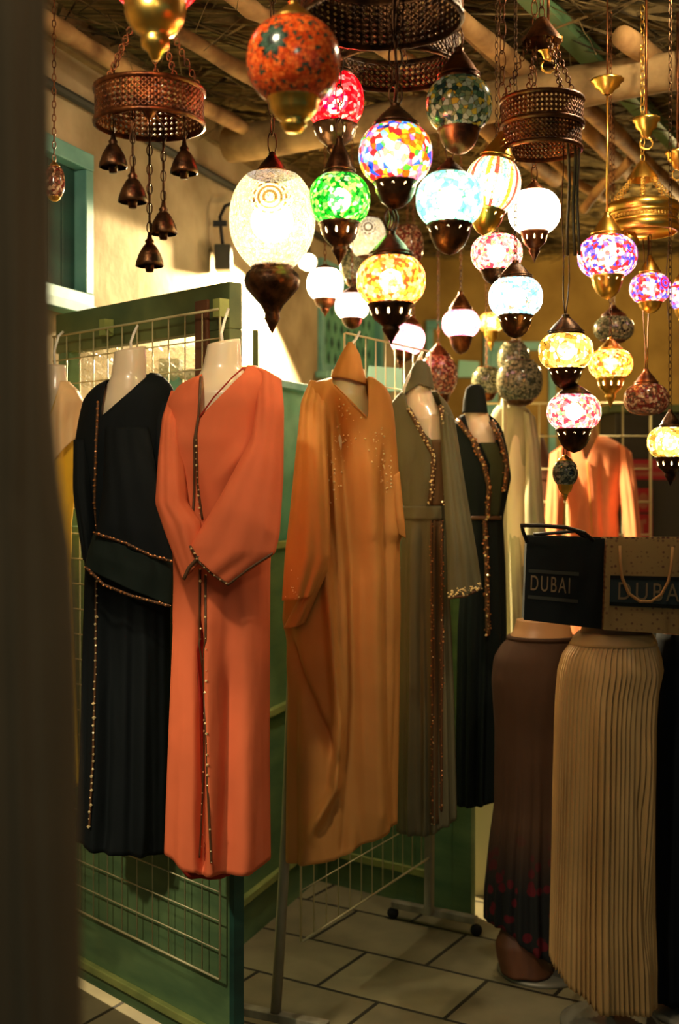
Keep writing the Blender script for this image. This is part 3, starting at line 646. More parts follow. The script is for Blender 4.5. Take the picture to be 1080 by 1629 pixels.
# --- camel kaftan
mannequin(3.56, [(588, 528, 580), (605, 526, 581), (630, 520, 584), (650, 505, 600), (700, 490, 615), (850, 500, 600)], 'cream torso form in the camel kaftan', hook=[(553, 560, 3.56), (556, 550, 3.6), (566, 540, 3.66), (572, 528, 3.7)])
cp = Cloth(3.55, [(544, 554, 560), (552, 549, 566), (565, 541, 573), (585, 532, 577), (600, 526, 581), (613, 523, 583)], depth=.9, bmax=.06, drape=(5, .002), hem=[(520, 600), (550, 604), (583, 612)])
tag(cp.mesh(48, 24).build('fabric_hat', M_camel, solid=.003), 'pointed camel cloth cap pulled over the neck of the form above the camel kaftan', 'cap', 'cloth caps on neck stumps')
t = thing('kaftan', P(545, 1350, 3.52), 'wide camel kaftan with gold sequins on the chest and batwing sleeves', 'kaftan', 'robes on display')
rc = Cloth(3.52, [(600, 536, 590), (606, 500, 603), (616, 488, 614), (632, 481, 622), (660, 477, 627), (720, 474, 632), (800, 470, 637), (850, 464, 642), (860, 462, 636), (950, 452, 637), (985, 449, 637), (1020, 454, 636), (1100, 458, 635), (1250, 456, 632), (1368, 455, 630)],
           vcut=[(595, 524, 585), (612, 530, 586), (664, 581, 586)],
           folds=[([(530, 640), (545, 760), (560, 900), (562, 1100), (545, 1360)], 10, 16, -0.045), ([(520, 850), (530, 1000), (541, 1140), (535, 1240), (500, 1310)], 10, 5, 0.053), ([(585, 720), (592, 900), (598, 1310)], 12, 16, 0.030), ([(612, 720), (615, 1000), (618, 1310)], 8, 8, -0.024),
                  ([(455, 1010), (500, 1120), (536, 1200)], 10, 8, -0.033), ([(570, 900), (580, 1300)], 8, 8, 0.021), ([(490, 1210), (478, 1365)], 12, 14, -0.021), ([(516, 660), (522, 860)], 4, 8, -0.030)],
           drape=(8, .016), hem=[(450, 1370), (530, 1355), (580, 1330), (632, 1308)])
rc.mesh(220, 110).build('robe_body', M_camel, t, solid=.003)
flap([((494, 606), (520, 612), 3.53, .02), ((480, 640), (516, 650), 3.45, .03), ((474, 700), (518, 700), 3.42, .045), ((462, 820), (524, 830), 3.38, .05), ((455, 880), (524, 886), 3.36, .045), ((450, 955), (494, 948), 3.35, .035)], 'sleeve', M_camel, t, wav=.006, n=56, seg=16, phase=1)
flap([((496, 850), (523, 876), 3.37, .02), ((494, 905), (521, 905), 3.37, .03), ((478, 950), (502, 948), 3.39, .03), ((452, 1000), (484, 990), 3.42, .03)], 'sleeve_fold', M_camel, t, wav=.003, n=40)
flap([((622, 760), (634, 750), 3.5, .02), ((628, 820), (642, 830), 3.49, .02), ((632, 846), (644, 856), 3.49, .01)], 'sleeve', M_camel, t, n=32)
trim(rc, [(583, 664), (560, 640), (532, 612)], .0022, 'neck_edge', M_camel, t)
for cx_, cy_, sp, n_ in ((525, 750, 24, 40), (615, 760, 20, 34), (545, 672, 26, 30), (505, 665, 8, 14), (600, 700, 20, 20), (470, 935, 14, 14)):
    mb = MB()
    for k in range(n_):
        x, y = random.gauss(cx_, sp*.5), random.gauss(cy_, sp*.9)
        p = rc.on(max(482, min(622, x)), y, .006) if cx_ != 470 else P(x*.6+470*.4, min(952, y), 3.308)
        s_ = random.choice((.0014, .002, .0034)); mb.add([p+Vector(q)*s_ for q in ((1,0,0),(-1,0,0),(0,1,0),(0,-1,0),(0,0,1),(0,0,-1))], [(0,2,4),(2,1,4),(1,3,4),(3,0,4),(2,0,5),(1,2,5),(3,1,5),(0,3,5)])
    mb.build('sequins', M_bead, t, smooth=False)

# --- olive grey robe
mannequin(3.92, [(608, 642, 684), (625, 640, 687), (645, 636, 695), (665, 632, 712), (720, 640, 716), (850, 645, 705)], 'cream torso form in the olive grey robe', hook=[(640, 640, 3.9), (644, 615, 3.86), (655, 590, 3.9), (672, 560, 3.98)])
cp = Cloth(3.91, [(574, 662, 676), (585, 655, 684), (600, 647, 688), (618, 640, 690), (632, 638, 692)], depth=.9, bmax=.06, drape=(5, .002), hem=[(636, 632), (665, 612), (692, 620)])
tag(cp.mesh(48, 24).build('fabric_hat', M_sage, solid=.003), 'olive grey cloth cap draped over the neck of the form above the grey robe', 'cap', 'cloth caps on neck stumps')
t = thing('robe', P(680, 1310, 3.9), 'olive grey robe with sequin bands, a belt and a wide flared sleeve', 'robe', 'robes on display')
rg = Cloth(3.9, [(622, 640, 692), (632, 628, 704), (645, 620, 714), (665, 617, 723), (700, 621, 727), (760, 632, 728), (800, 639, 720), (826, 640, 716), (860, 638, 718), (950, 636, 716), (1100, 634, 722), (1322, 630, 727)],
           vcut=[(615, 640, 694), (650, 650, 706), (690, 676, 709), (700, 686, 704)], folds=[([(655, 840), (650, 1310)], 8, 10, .014), ([(672, 830), (668, 1310)], 6, 8, -.014), ([(696, 840), (696, 1310)], 5, 5, -.02), ([(660, 720), (640, 790)], 8, 14, -.012)], drape=(14, .008), hem=[(630, 1322), (680, 1322), (727, 1300)])
rg.mesh(200, 90).build('robe_body', M_sage, t, solid=.003)
ri = Cloth(3.905, [(690, 650, 715), (800, 655, 712), (1300, 655, 712)], depth=.5, bmax=.08, drape=(1, 0)); 
flap([((700, 650), (722, 668), 3.87, .03), ((704, 730), (738, 770), 3.83, .045), ((712, 860), (757, 880), 3.80, .05), ((714, 952), (765, 936), 3.79, .045)], 'sleeve', M_sage, t, wav=.005, n=56, seg=16)
flap_edge([(715, 951), (740, 948), (765, 936)], 3.745, .005, 'cuff_trim', M_trim, t); sprinkle([(716, 945), (740, 942), (763, 932)]*2, 3.74, .004, 'sequins', M_bead, t, 5, 3)
# inner brown dress panel
mb = MB(); v = []; pv = [(698, 686, 712), (720, 690, 718), (760, 688, 716), (803, 686, 708)]
for y in np.linspace(700, 804, 24):
    a_ = np.interp(y, [q[0] for q in pv], [q[1] for q in pv]); c_ = np.interp(y, [q[0] for q in pv], [q[2] for q in pv])
    for k in range(9): v.append(rg.on(a_+(c_-a_)*k/8, y, .0025))
mb.add(v, [(j*9+i, (j+1)*9+i, (j+1)*9+i+1, j*9+i+1) for j in range(23) for i in range(8)]); mb.build('inner_panel', M_sageb, t, solid=.002)
mb = MB(); v = []
for y in np.linspace(826, 1310, 50):
    for k in range(7): v.append(rg.on(689+13*k/6, y, .0025))
mb.add(v, [(j*7+i, (j+1)*7+i, (j+1)*7+i+1, j*7+i+1) for j in range(49) for i in range(6)]); mb.build('inner_panel', M_sageb, t, solid=.002)
mb = MB(); v = []
for y in np.linspace(805, 827, 6):
    for k in range(21): v.append(rg.on(640+64*k/20, y, .007))
mb.add(v, [(j*21+i, (j+1)*21+i, (j+1)*21+i+1, j*21+i+1) for j in range(5) for i in range(20)]); mb.build('belt', M_sage, t, solid=.003)
for pts in ([(650, 650), (672, 690), (690, 725), (688, 770), (684, 802)], [(699, 645), (712, 690), (724, 728), (716, 770), (706, 802)]):
    trim(rg, pts, .008, 'band', M_trim, t); beads(rg, pts*1, 3, .0036, 'sequins', M_bead, t, 4, .011)
for pts in ([(686, 828), (687, 1000), (688, 1310)], [(703, 828), (704, 1060), (702, 1290)]):
    trim(rg, pts, .0045, 'band', M_trim, t); beads(rg, pts, 9, .0024, 'sequins', M_bead, t, 2, .009, prob=.3); beads(rg, pts, 5, .0028, 'sequins', M_beadm, t, 3, .009, prob=.6)

# --- dark green robe
mannequin(4.22, [(655, 738, 776), (670, 735, 780), (690, 730, 792), (730, 735, 802), (850, 745, 795)], 'cream torso form in the dark green robe')
cp = Cloth(4.21, [(612, 748, 764), (618, 741, 770), (635, 737, 773), (657, 735, 776)], depth=.9, bmax=.06, drape=(5, .002))
tag(cp.mesh(48, 20).build('fabric_hat', M_darkg, solid=.003), 'dark green cloth cap with a sequin band above the dark green robe', 'cap', 'cloth caps on neck stumps')
t = thing('robe', P(760, 1270, 4.2), 'dark green robe with copper sequin bands between the grey and pale robes', 'robe', 'robes on display')
rd_ = Cloth(4.2, [(660, 735, 778), (668, 724, 790), (685, 716, 800), (720, 716, 808), (760, 724, 813), (800, 735, 805), (825, 738, 800), (900, 735, 804), (1000, 728, 806), (1280, 724, 796)],
            vcut=[(650, 735, 784), (690, 748, 790), (705, 760, 788)], folds=[([(750, 840), (745, 1270)], 8, 8, .014), ([(785, 840), (785, 1270)], 8, 8, .012)], drape=(12, .008), hem=[(724, 1282), (770, 1276), (800, 1262)])
rd_.mesh(160, 80).build('robe_body', M_darkg, t, solid=.003)
mb = MB(); v = []
for y in np.linspace(704, 822, 24):
    a_ = np.interp(y, [704, 740, 822], [764, 780, 774]); c_ = np.interp(y, [704, 740, 822], [790, 804, 794])
    for k in range(7): v.append(rd_.on(a_+(c_-a_)*k/6, y, .0025))
mb.add(v, [(j*7+i, (j+1)*7+i, (j+1)*7+i+1, j*7+i+1) for j in range(23) for i in range(6)]); mb.build('inner_panel', M_darkg2, t, solid=.002)
for pts in ([(728, 668), (752, 700), (770, 740), (778, 775), (775, 822)], [(781, 670), (796, 700), (806, 740), (802, 780)], [(771, 826), (774, 900), (776, 1010)]):
    trim(rd_, pts, .009, 'band', M_trim, t); beads(rd_, pts, 3.2, .0036, 'sequins', M_beadm, t, 5, .012); beads(rd_, pts, 14, .0045, 'sequins', M_bead, t, 3, .013)
mb = MB(); mb.tube([rd_.on(742+54*k/14, 824, .005) for k in range(15)], .008, 6); mb.build('belt', M_trim, t)

# --- pale robe
mannequin(4.85, [(630, 798, 826), (645, 796, 830), (665, 792, 845), (720, 796, 848), (900, 805, 840)], 'cream torso form in the pale linen robe')
t = thing('robe', P(825, 1100, 4.85), 'pale linen robe with a long wide sleeve behind the dark totes', 'robe', 'robes on display')
rp = Cloth(4.85, [(645, 792, 832), (652, 785, 842), (668, 778, 851), (720, 782, 852), (770, 795, 846), (800, 800, 836), (840, 800, 834), (900, 800, 838), (990, 803, 842), (1130, 800, 850)], folds=[([(815, 700), (808, 780)], 8, 10, -.02), ([(818, 850), (818, 1100)], 6, 8, .02)], drape=(9, .008))
rp.mesh(120, 60).build('robe_body', M_pale, t, solid=.003)
flap([((834, 655), (850, 664), 4.80, .03), ((838, 720), (857, 710), 4.76, .04), ((836, 800), (862, 790), 4.74, .045), ((838, 905), (870, 880), 4.74, .05)], 'sleeve', M_pale, t, wav=.005, seg=12)
# --- peach robe, far right
mannequin(6.05, [(676, 926, 948), (700, 922, 954), (725, 905, 975), (850, 912, 970)], 'torso form in the peach robe at the back', m=M_tan)
t = thing('robe', P(940, 1100, 6), 'peach orange robe standing at the back right behind the totes', 'robe', 'robes on display')
rq = Cloth(6.0, [(694, 918, 962), (702, 902, 980), (715, 886, 998), (740, 884, 1002), (780, 898, 992), (815, 905, 982), (860, 900, 985), (1000, 890, 995), (1150, 885, 1000)], vcut=[(690, 922, 952), (732, 930, 934)], folds=[([(920, 780), (915, 860)], 5, 6, .02), ([(950, 740), (955, 860)], 5, 6, -.02)], drape=(8, .01))
rq.mesh(120, 60).build('robe_body', M_peach, t, solid=.003)
flap([((984, 706), (1003, 722), 5.95, .04), ((988, 780), (1012, 780), 5.9, .05), ((996, 870), (1018, 862), 5.86, .05)], 'sleeve', M_peach, t, wav=.006)
flap([((876, 722), (898, 706), 5.95, .04), ((870, 790), (896, 790), 5.9, .05), ((866, 850), (892, 860), 5.86, .05)], 'sleeve', M_peach, t, wav=.006)
mb = MB(); mb.tube([rq.on(x, y, .01) for x, y in path([(934, 735), (938, 780), (942, 850)])], .005, 6); mb.build('front_band', M_camel, t)
tag(flap([((846, 700), (862, 690), 6.3, .03), ((842, 760), (884, 760), 6.3, .04), ((846, 1100), (890, 1100), 6.3, .04)], 'dress', M_brownwood, None, seg=8), 'dark brown dress glimpsed between the pale and peach robes', 'dress', 'robes on display')

# --- hip forms and skirts
def hip_form(Y, rows, label, basepx, m=M_tan):
    t = mannequin(Y, rows, label, m=m, depth=.7, bmax=.14, name='hip_mannequin'); r = sorted(rows)[-1]; x = ((r[1]+r[2])/2-HX)/F*Y
    zb = EYE-(r[0]-HY)/F*Y
    mb = MB(); mb.tube([(x, Y, .02), (x, Y, zb+.02)], .014, 10); mb.build('stand_pole', M_grey, t)
    mb = MB(); mb.lathe([(0, .0), (.15, .0), (.15, .01), (.13, .018), (.02, .03), (0, .03)], 28, Matrix.Translation((x, Y, 0))); mb.build('stand_base', M_grey, t); return t
hip_form(4.02, [(985, 822, 905), (1000, 818, 908), (1030, 800, 916), (1080, 796, 925), (1180, 810, 915)], 'tan hip form wearing the dark brown skirt', None)
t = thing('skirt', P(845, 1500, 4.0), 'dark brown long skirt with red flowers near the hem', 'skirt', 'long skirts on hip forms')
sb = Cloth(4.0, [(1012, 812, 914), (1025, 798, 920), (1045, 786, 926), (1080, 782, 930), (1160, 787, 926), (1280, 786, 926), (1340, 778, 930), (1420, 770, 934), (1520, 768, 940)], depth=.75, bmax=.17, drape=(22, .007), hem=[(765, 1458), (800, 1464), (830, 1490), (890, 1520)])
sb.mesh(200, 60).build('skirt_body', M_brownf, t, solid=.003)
mb = MB(); mb.tube([sb.pt(2*PI*k/60, 1014, .002) for k in range(61)], .008, 6, cap=False); mb.build('waistband', M_brownf, t)
hip_form(3.62, [(985, 928, 1025), (1000, 925, 1030), (1030, 908, 1042), (1070, 900, 1040), (1180, 910, 1030)], 'tan hip form wearing the beige pleated skirt', None)
t = thing('skirt', P(960, 1590, 3.6), 'beige satin knife pleated long skirt at the lower right', 'skirt', 'long skirts on hip forms')
class Pleats(Cloth):
    def pt(s, u, py, off=0.0, disp=True):
        p = super().pt(u, py, off, disp)
        if disp:
            t_ = (py-s.ytop)/(s.ybot-s.ytop); k = 62
            ph = (k*(u+.02*math.sin(3*u+2*t_)+.015*math.sin(9*u))/(2*PI)) % 1.0
            tri = (ph/.78 if ph < .78 else (1-ph)/.22)
            am = (.003+.0055*min(1, t_*3))*(tri-.5)*(1+.4*math.sin(7*u+3*t_))
            p.x += am*math.cos(u); p.y += am*math.sin(u)*1.6
        return p
sk = Pleats(3.6, [(1005, 922, 1034), (1012, 914, 1040), (1024, 908, 1044), (1040, 896, 1050), (1065, 889, 1054), (1100, 886, 1046), (1150, 884, 1042), (1300, 881, 1039), (1450, 878, 1036), (1600, 874, 1042)], depth=.75, bmax=.17,
            folds=[([(1030, 1060), (1020, 1200), (1030, 1400), (1036, 1560)], 8, 8, .015), ([(1005, 1250), (1015, 1500)], 7, 7, -.02), ([(940, 1100), (948, 1300), (950, 1590)], 8, 10, .012)], drape=(7, .010), hem=[(870, 1522), (900, 1556), (940, 1584), (990, 1592), (1045, 1598)])
sk.mesh(744, 60).build('skirt_body', M_beige, t, solid=.002)
mb = MB(); v = []
for y in np.linspace(1003, 1024, 5):
    for k in range(60): v.append(Cloth.pt(sk, 2*PI*k/60, max(1005, y), .005, False))
mb.add(v, [(j*60+i, (j+1)*60+i, (j+1)*60+(i+1) % 60, j*60+(i+1) % 60) for j in range(4) for i in range(60)]); mb.build('waistband', M_beige, t, solid=.003)
hip_form(3.72, [(1000, 1050, 1150), (1030, 1044, 1160), (1180, 1056, 1150)], 'hip form wearing the navy skirt at the right edge', None)
t = thing('skirt', P(1100, 1580, 3.7), 'navy almost black long skirt cut off by the right edge', 'skirt', 'long skirts on hip forms')
sn = Cloth(3.7, [(1006, 1046, 1154), (1040, 1040, 1164), (1200, 1038, 1164), (1586, 1034, 1170)], depth=.75, bmax=.17, drape=(16, .008)); sn.mesh(140, 50).build('skirt_body', M_navy, t, solid=.003)
# brown cloth sack at the foot of the brown skirt
sc_ = Cloth(3.96, [(1462, 806, 822), (1478, 797, 840), (1500, 788, 858), (1520, 790, 866), (1545, 796, 880)], depth=.9, bmax=.1, drape=(5, .004))
tag(sc_.mesh(48, 20).build('cloth_sack', M_brownwood, solid=.003), 'small brown bundle of cloth on the floor under the brown skirt', 'bundle')

# ------------------------------------------------------------------ tote bags
def quadM(Y, LL, LR_, UR, UL, yaw=0.0):
    return [P(*LL, Y), P(*LR_, Y+yaw), P(*UR, Y+yaw), P(*UL, Y)]
def bag(label, Yb, quad, m, yaw=.03, dep=.09):
    q = quadM(Yb, *quad, yaw); t = thing('tote_bag', q[0], label, 'tote bag', 'souvenir tote bags')
    bk = Vector((.01, dep, 0)); q2 = [p+bk for p in q]
    mb = MB(); mb.add(q+q2, [(0,1,2,3), (7,6,5,4), (0,4,5,1), (1,5,6,2), (3,7,4,0)]); mb.build('bag_body', m, t, smooth=False, solid=.004); return t, q
def on_quad(q, u, v, off=.004):
    p = (q[0]*(1-u)+q[1]*u)*(1-v)+(q[3]*(1-u)+q[2]*u)*v; n = (q[1]-q[0]).cross(q[3]-q[0]).normalized(); return p+n*off
def strip(q, u0, u1, v0, v1, name, m, t, off=.002):
    mb = MB(); a = [on_quad(q, *k, off) for k in ((u0, v0), (u1, v0), (u1, v1), (u0, v1))]; bk = [on_quad(q, *k, .0003) for k in ((u0, v0), (u1, v0), (u1, v1), (u0, v1))]
    mb.hexa(a+bk); return mb.build(name, m, t, smooth=False)
def text(q, u0, u1, v0, v1, s_, m, t, spacing=1.0, name='lettering'):
    cu = bpy.data.curves.new('t', 'FONT'); cu.body = s_; cu.extrude = 0.0; cu.space_character = spacing; ob = bpy.data.objects.new('t', cu); COL.objects.link(ob)
    bpy.context.view_layer.update(); me = bpy.data.meshes.new_from_object(ob.evaluated_get(bpy.context.evaluated_depsgraph_get())); COL.objects.unlink(ob); bpy.data.objects.remove(ob)
    xs = [v.co.x for v in me.vertices]; ys = [v.co.y for v in me.vertices]; x0, x1, y0, y1 = min(xs), max(xs), min(ys), max(ys)
    mb = MB(); v = [on_quad(q, u0+(u1-u0)*(p.co.x-x0)/(x1-x0), v0+(v1-v0)*(p.co.y-y0)/(y1-y0), .0035) for p in me.vertices]
    mb.add(v, [tuple(p.vertices) for p in me.polygons]); return mb.build(name, m, t, smooth=False)
t, q = bag('black tote bag printed DUBAI standing on the brown skirt form', 3.52, ((833, 986), (957, 1001), (963, 857), (838, 853)), M_bagd, .0, .10)
strip(q, .04, .68, .57, .61, 'stripe', M_bagstr, t); strip(q, .04, .68, .26, .30, 'stripe', M_bagstr, t)
text(q, .07, .57, .36, .54, 'DUBAI', M_bagtxt, t, 1.25)
mb = MB(); mb.tube([P(x, y, Y_) for x, y, Y_ in ((838, 862, 3.5), (832, 845, 3.46), (829, 836, 3.44), (860, 836, 3.42), (900, 839, 3.44), (930, 848, 3.48), (944, 860, 3.5))], .006, 6); mb.build('handle', M_black, t)
mb = MB(); mb.tube([P(x, y, Y_) for x, y, Y_ in ((852, 862, 3.6), (850, 850, 3.58), (880, 848, 3.56), (915, 845, 3.58), (935, 858, 3.6))], .0055, 6); mb.build('handle', M_black, t)
t, q = bag('patterned beige tote bag printed DUBAI standing on the beige skirt form', 3.48, ((960, 1002), (1092, 1010), (1094, 857), (965, 857)), M_totep, .0, .12)
strip(q, .06, 1, .27, .60, 'band', M_teaband, t); strip(q, .06, 1, .56, .60, 'stripe', M_bagd, t, .0028); strip(q, .06, 1, .27, .31, 'stripe', M_bagd, t, .0028)
text(q, .16, .98, .34, .53, 'DUBAI', M_bagtxt, t, 1.3)
mb = MB(); mb.tube([P(x, y, 3.45) for x, y in ((986, 868), (987, 895), (990, 920), (1000, 944), (1018, 957), (1036, 957), (1052, 946), (1063, 925), (1068, 900), (1070, 870))], .0045, 8); mb.build('rope_handle', M_rope, t)
mb = MB(); mb.tube([P(x, y, 3.56) for x, y in ((992, 862), (1010, 868), (1035, 872), (1060, 866), (1078, 860))], .0045, 8); mb.build('rope_handle', M_rope, t)

# ------------------------------------------------------------------ foreground drape
cu_ = Cloth(1.02, [(-2000, -330, 30), (-300, -320, 62), (0, -300, 72), (150, -290, 76), (400, -280, 78), (600, -280, 80), (780, -280, 94), (870, -270, 112), (1000, -270, 118), (1300, -270, 124), (1700, -270, 130), (3600, -260, 150)], depth=.5, bmax=.07,
            folds=[([(20, 0), (40, 900), (60, 1700)], 8, 30, .02), ([(60, -200), (50, 700), (80, 1700)], 10, 8, -.015)], drape=(9, .006))
o = cu_.mesh(120, 80).build('drape', M_curt, solid=.003); tag(o, 'brown hanging drape close to the camera, out of focus along the left edge', 'drape')

# ------------------------------------------------------------------ things on the wall and behind
FM = frame_M(Vector((0,0,0)), Wd, Wn)
t = thing('wall_lamp', P(355, 400, 5.2), 'black wall lamp with curved bracket on the plaster wall', 'wall lamp')
mb = MB(); a = P(343, 392, 5.2); c = P(369, 432, 5.2); mb.box(a.x, a.y-.06, c.z, c.x, a.y+.03, a.z); mb.build('lamp_box', M_dark, t, smooth=False, bevel=.005)
mb = MB(); mb.tube([P(355, 394, 5.2), P(352, 370, 5.2), P(350, 345, 5.2), P(358, 328, 5.22), P(372, 322, 5.36)], .008, 8); mb.build('bracket', M_black, t)
mb = MB(); a = P(350, 356, 5.2); mb.box(a.x-.03, a.y-.01, a.z-.012, a.x+.03, a.y+.01, a.z+.012); mb.build('clamp', M_black, t, smooth=False)
fp = P(490, 417, 5.3)
t = thing('flood_lamp', fp, 'glaring floodlight behind the big white mosaic lamp', 'floodlight')
mb = MB(); MMf = Matrix.Translation(fp) @ Matrix.Rotation(-.5, 4, 'Y') @ Matrix.Rotation(2.0, 4, 'X')
mb.lathe([(.0, .032), (.02, .028), (.034, .01), (.036, 0)], 20, MMf); mb.build('lens', M_fl, t)
mb = MB(); mb.lathe([(.04, .004), (.042, -.03), (.02, -.06), (0, -.06)], 20, MMf); mb.build('housing', M_grey, t)
mb = MB(); mb.tube([fp+Vector((0, .06, .02)), fp+Vector((.0, .18, .1)), Vector((fp.x-.1, fp.y+.5, fp.z+.2))], .008, 6); mb.build('arm', M_grey, t)
mb = MB(); a = P(403, 527, 4.25); c = P(412, 590, 4.25); mb.box(a.x, 4.2, 2.0, c.x, 4.23, a.z)
tag(mb.build('post', M_olive, smooth=False, bevel=.002), 'short green post rising above the partition next to the orange robe', 'post')
# mint boards
for (x0, y0, x1, y1, Y_, lab) in ((583, 582, 640, 622, 4.95, 'pale mint board leaning behind the camel cap'), (728, 573, 762, 600, 8.27, 'pale mint board behind the dark green cap')):
    a = P(x0, y0, Y_); c = P(x1, y1, Y_); mb = MB(); mb.hexa([Vector((a.x, Y_, c.z)), Vector((c.x, Y_, c.z)), Vector((c.x, Y_, a.z-.01)), Vector((a.x+.01, Y_, a.z)), Vector((a.x, Y_+.02, c.z)), Vector((c.x, Y_+.02, c.z)), Vector((c.x, Y_+.02, a.z-.01)), Vector((a.x+.01, Y_+.02, a.z))])
    tag(mb.build('mint_board', M_mintboard, smooth=False), lab, 'board', 'mint boards')
# crumpled clear plastic on the grid
def crumple(px0, py0, px1, py1, Y_, lab, sd):
    random.seed(sd); mb = MB(); nx, ny = 22, 16; v = []
    for j in range(ny+1):
        for i in range(nx+1):
            e = min(i, nx-i, 3)/3*min(j, ny-j, 3)/3
            v.append(P(px0+(px1-px0)*i/nx+random.gauss(0, 1.5), py0+(py1-py0)*j/ny+random.gauss(0, 1.5), Y_)+Vector((0, random.gauss(0, .012)-.03*e, 0)))
    mb.add(v, [(j*(nx+1)+i, (j+1)*(nx+1)+i, (j+1)*(nx+1)+i+1, j*(nx+1)+i+1) for j in range(ny) for i in range(nx)])
    n0 = len(mb.v); mb.add([Vector(q_)+Vector((0, .05, 0)) for q_ in v], [(j*(nx+1)+i, j*(nx+1)+i+1, (j+1)*(nx+1)+i+1, (j+1)*(nx+1)+i) for j in range(ny) for i in range(nx)])
    return tag(mb.build('plastic_bag', M_film, smooth=False), lab, 'plastic bag', 'crumpled plastic bags')
crumple(128, 545, 200, 615, 3.9, 'crumpled clear plastic bag behind the wire grid left of the black robe', 3)
crumple(215, 550, 312, 600, 3.95, 'crumpled clear plastic bag behind the grid between the black and orange robes', 5)
mb = MB(); a = P(252, 570, 4.05); c = P(285, 600, 4.05); mb.box(a.x, 4.05, 1.9, c.x, 4.15, a.z); tag(mb.build('storage_box', M_teal, smooth=False, bevel=.004), 'small teal box behind the wire grid', 'box')
# dark cabinet and red signs
cb = thing('dark_cabinet', (1.5, 6.5, 0), 'tall dark cabinet at the right edge behind the peach robe', 'cabinet')
mb = MB(); mb.box(1.5, 6.5, 0, 3.4, 6.9, 2.02); mb.build('body', M_dark, cb, smooth=False, bevel=.01)
mb = MB(); mb.box(1.46, 6.46, 2.02, 3.44, 6.94, 2.06); mb.build('top_board', M_olive, cb, smooth=False)
def sign(x0, y0, x1, y1, Y_, lab):
    a = P(x0, y1, Y_); c = P(x1, y0, Y_); q = [Vector((a.x, Y_, a.z)), Vector((c.x, Y_, a.z)), Vector((c.x, Y_, c.z)), Vector((a.x, Y_, c.z))]
    t = thing('red_sign', q[0], lab, 'sign', 'red signs'); mb = MB(); mb.hexa(q+[p+Vector((0, .012, 0)) for p in q]); mb.build('board', M_red, t, smooth=False); return t, q
t, q = sign(1005, 731, 1072, 763, 6.49, 'red sign with two faded lines of print beside the peach robe')
for v0, segs in ((.58, (.06, .44, .5, .72)), (.18, (.06, .40, .46, .82))):   # two blurred, unreadable lines
    mb = MB(); x = segs[0]
    while x < segs[3]:
        if not segs[1] < x < segs[2]:
            a_ = [on_quad(q, *k, .004) for k in ((x, v0), (x+.045, v0), (x+.045, v0+.2), (x, v0+.2))]; mb.hexa(a_+[on_quad(q, *k, .001) for k in ((x, v0), (x+.045, v0), (x+.045, v0+.2), (x, v0+.2))])
        x += .062
    mb.build('faded_print', M_sigtxt, t, smooth=False)
t, q = sign(1011, 777, 1038, 815, 6.49, 'square red sign with a faded round symbol')
mb = MB(); v = [on_quad(q, .45+.33*math.cos(k*PI/10), .48+.33*math.sin(k*PI/10), .003) for k in range(20)]; mb.add(v, [tuple(range(20))]); mb.build('round_symbol', M_sigtxt, t, smooth=False)
t, q = sign(1011, 818, 1038, 856, 6.49, 'lower red sign with a faded upright mark')
strip(q, .15, .45, .2, .75, 'symbol', M_sigtxt, t, .004); strip(q, .45, .62, .6, .8, 'symbol', M_sigtxt, t, .004)
for px_, Y_, zt_, lab in ((811, 4.85, 1.2, 'metal stand under the pale linen robe'), (938, 6.05, 1.2, 'metal stand under the peach robe'), (866, 6.3, 1.3, 'metal stand under the dark brown dress')):
    x_ = (px_-HX)/F*Y_; t = thing('mannequin_stand', (x_, Y_, 0), lab, 'stand', 'stands under robes')
    mb = MB(); mb.tube([(x_, Y_, .01), (x_, Y_, zt_)], .013, 8); mb.build('pole', M_grey, t)
    mb = MB(); mb.lathe([(.14, 0), (.14, .01), (.02, .025), (0, .025)], 24, Matrix.Translation((x_, Y_, 0))); mb.build('base', M_grey, t)

# ------------------------------------------------------------------ lamps
W_ = (255,240,205)
glass('glass_red', [(255,30,40),(230,10,25),(255,90,90),(200,0,20),(255,160,150)], 100, 2.21, 0.42)
glass('glass_orange', [(205,80,25),(190,64,20),(215,98,36),(170,54,18),(200,80,30),(60,60,40)], 150, 0.13, 0.10, rings=((-.032,-.07,.012), 42, .026, (40,50,40), (60,80,64)))
glass('glass_multi', [(255,40,40),(40,90,255),(255,200,40),(255,110,20),(60,200,60),(255,230,220),(255,120,160),(120,200,255),(250,240,220)], 75, 2.55, 0.53)
glass('glass_clear', [(120,120,70),(60,80,50),(150,150,110),(190,150,40),(30,50,40),(170,165,130),(90,110,70)], 87, 0.21, 0.30)
glass('glass_green', [(60,220,60),(20,160,30),(150,240,100),(200,250,120),(10,110,30),(180,255,180)], 106, 2.04, 0.53)
glass('glass_frost', [(250,240,200),(235,228,190),(255,250,225),(225,215,170)], 130, .62, .22, rings=((0,-.092,.035), 95, .042, (255,250,225), (120,98,56)), edge=.05, petals=12)
glass('glass_turq', [(170,255,225),(200,255,240),(130,235,215),(220,255,250),(110,210,195),(235,255,225)], 68, 2.55, 0.53)
glass('glass_stripe', [(255,240,210),(255,70,60),(255,230,200),(110,220,230),(255,250,230),(255,180,70)], 112, 2.38, 0.53, stripes=1.1)
glass('glass_opal', [(255,250,235),(255,245,225)], 25, 5.44, 0.28, edge=.002)
glass('glass_pinkred', [(255,120,120),(255,220,200),(255,60,80),(255,240,225),(120,220,130),(255,150,170)], 118, 3.23, 0.53)
glass('glass_amber', [(255,190,60),(255,225,130),(255,150,50),(255,240,180),(240,90,40),(255,215,120)], 112, 3.23, 0.53)
glass('glass_sky', [(255,245,225),(120,200,255),(255,225,180),(160,230,255),(255,250,240)], 87, 3.23, 0.53)
glass('glass_pink', [(255,170,190),(255,200,215),(255,225,230),(230,150,190)], 100, 3.40, 0.42)
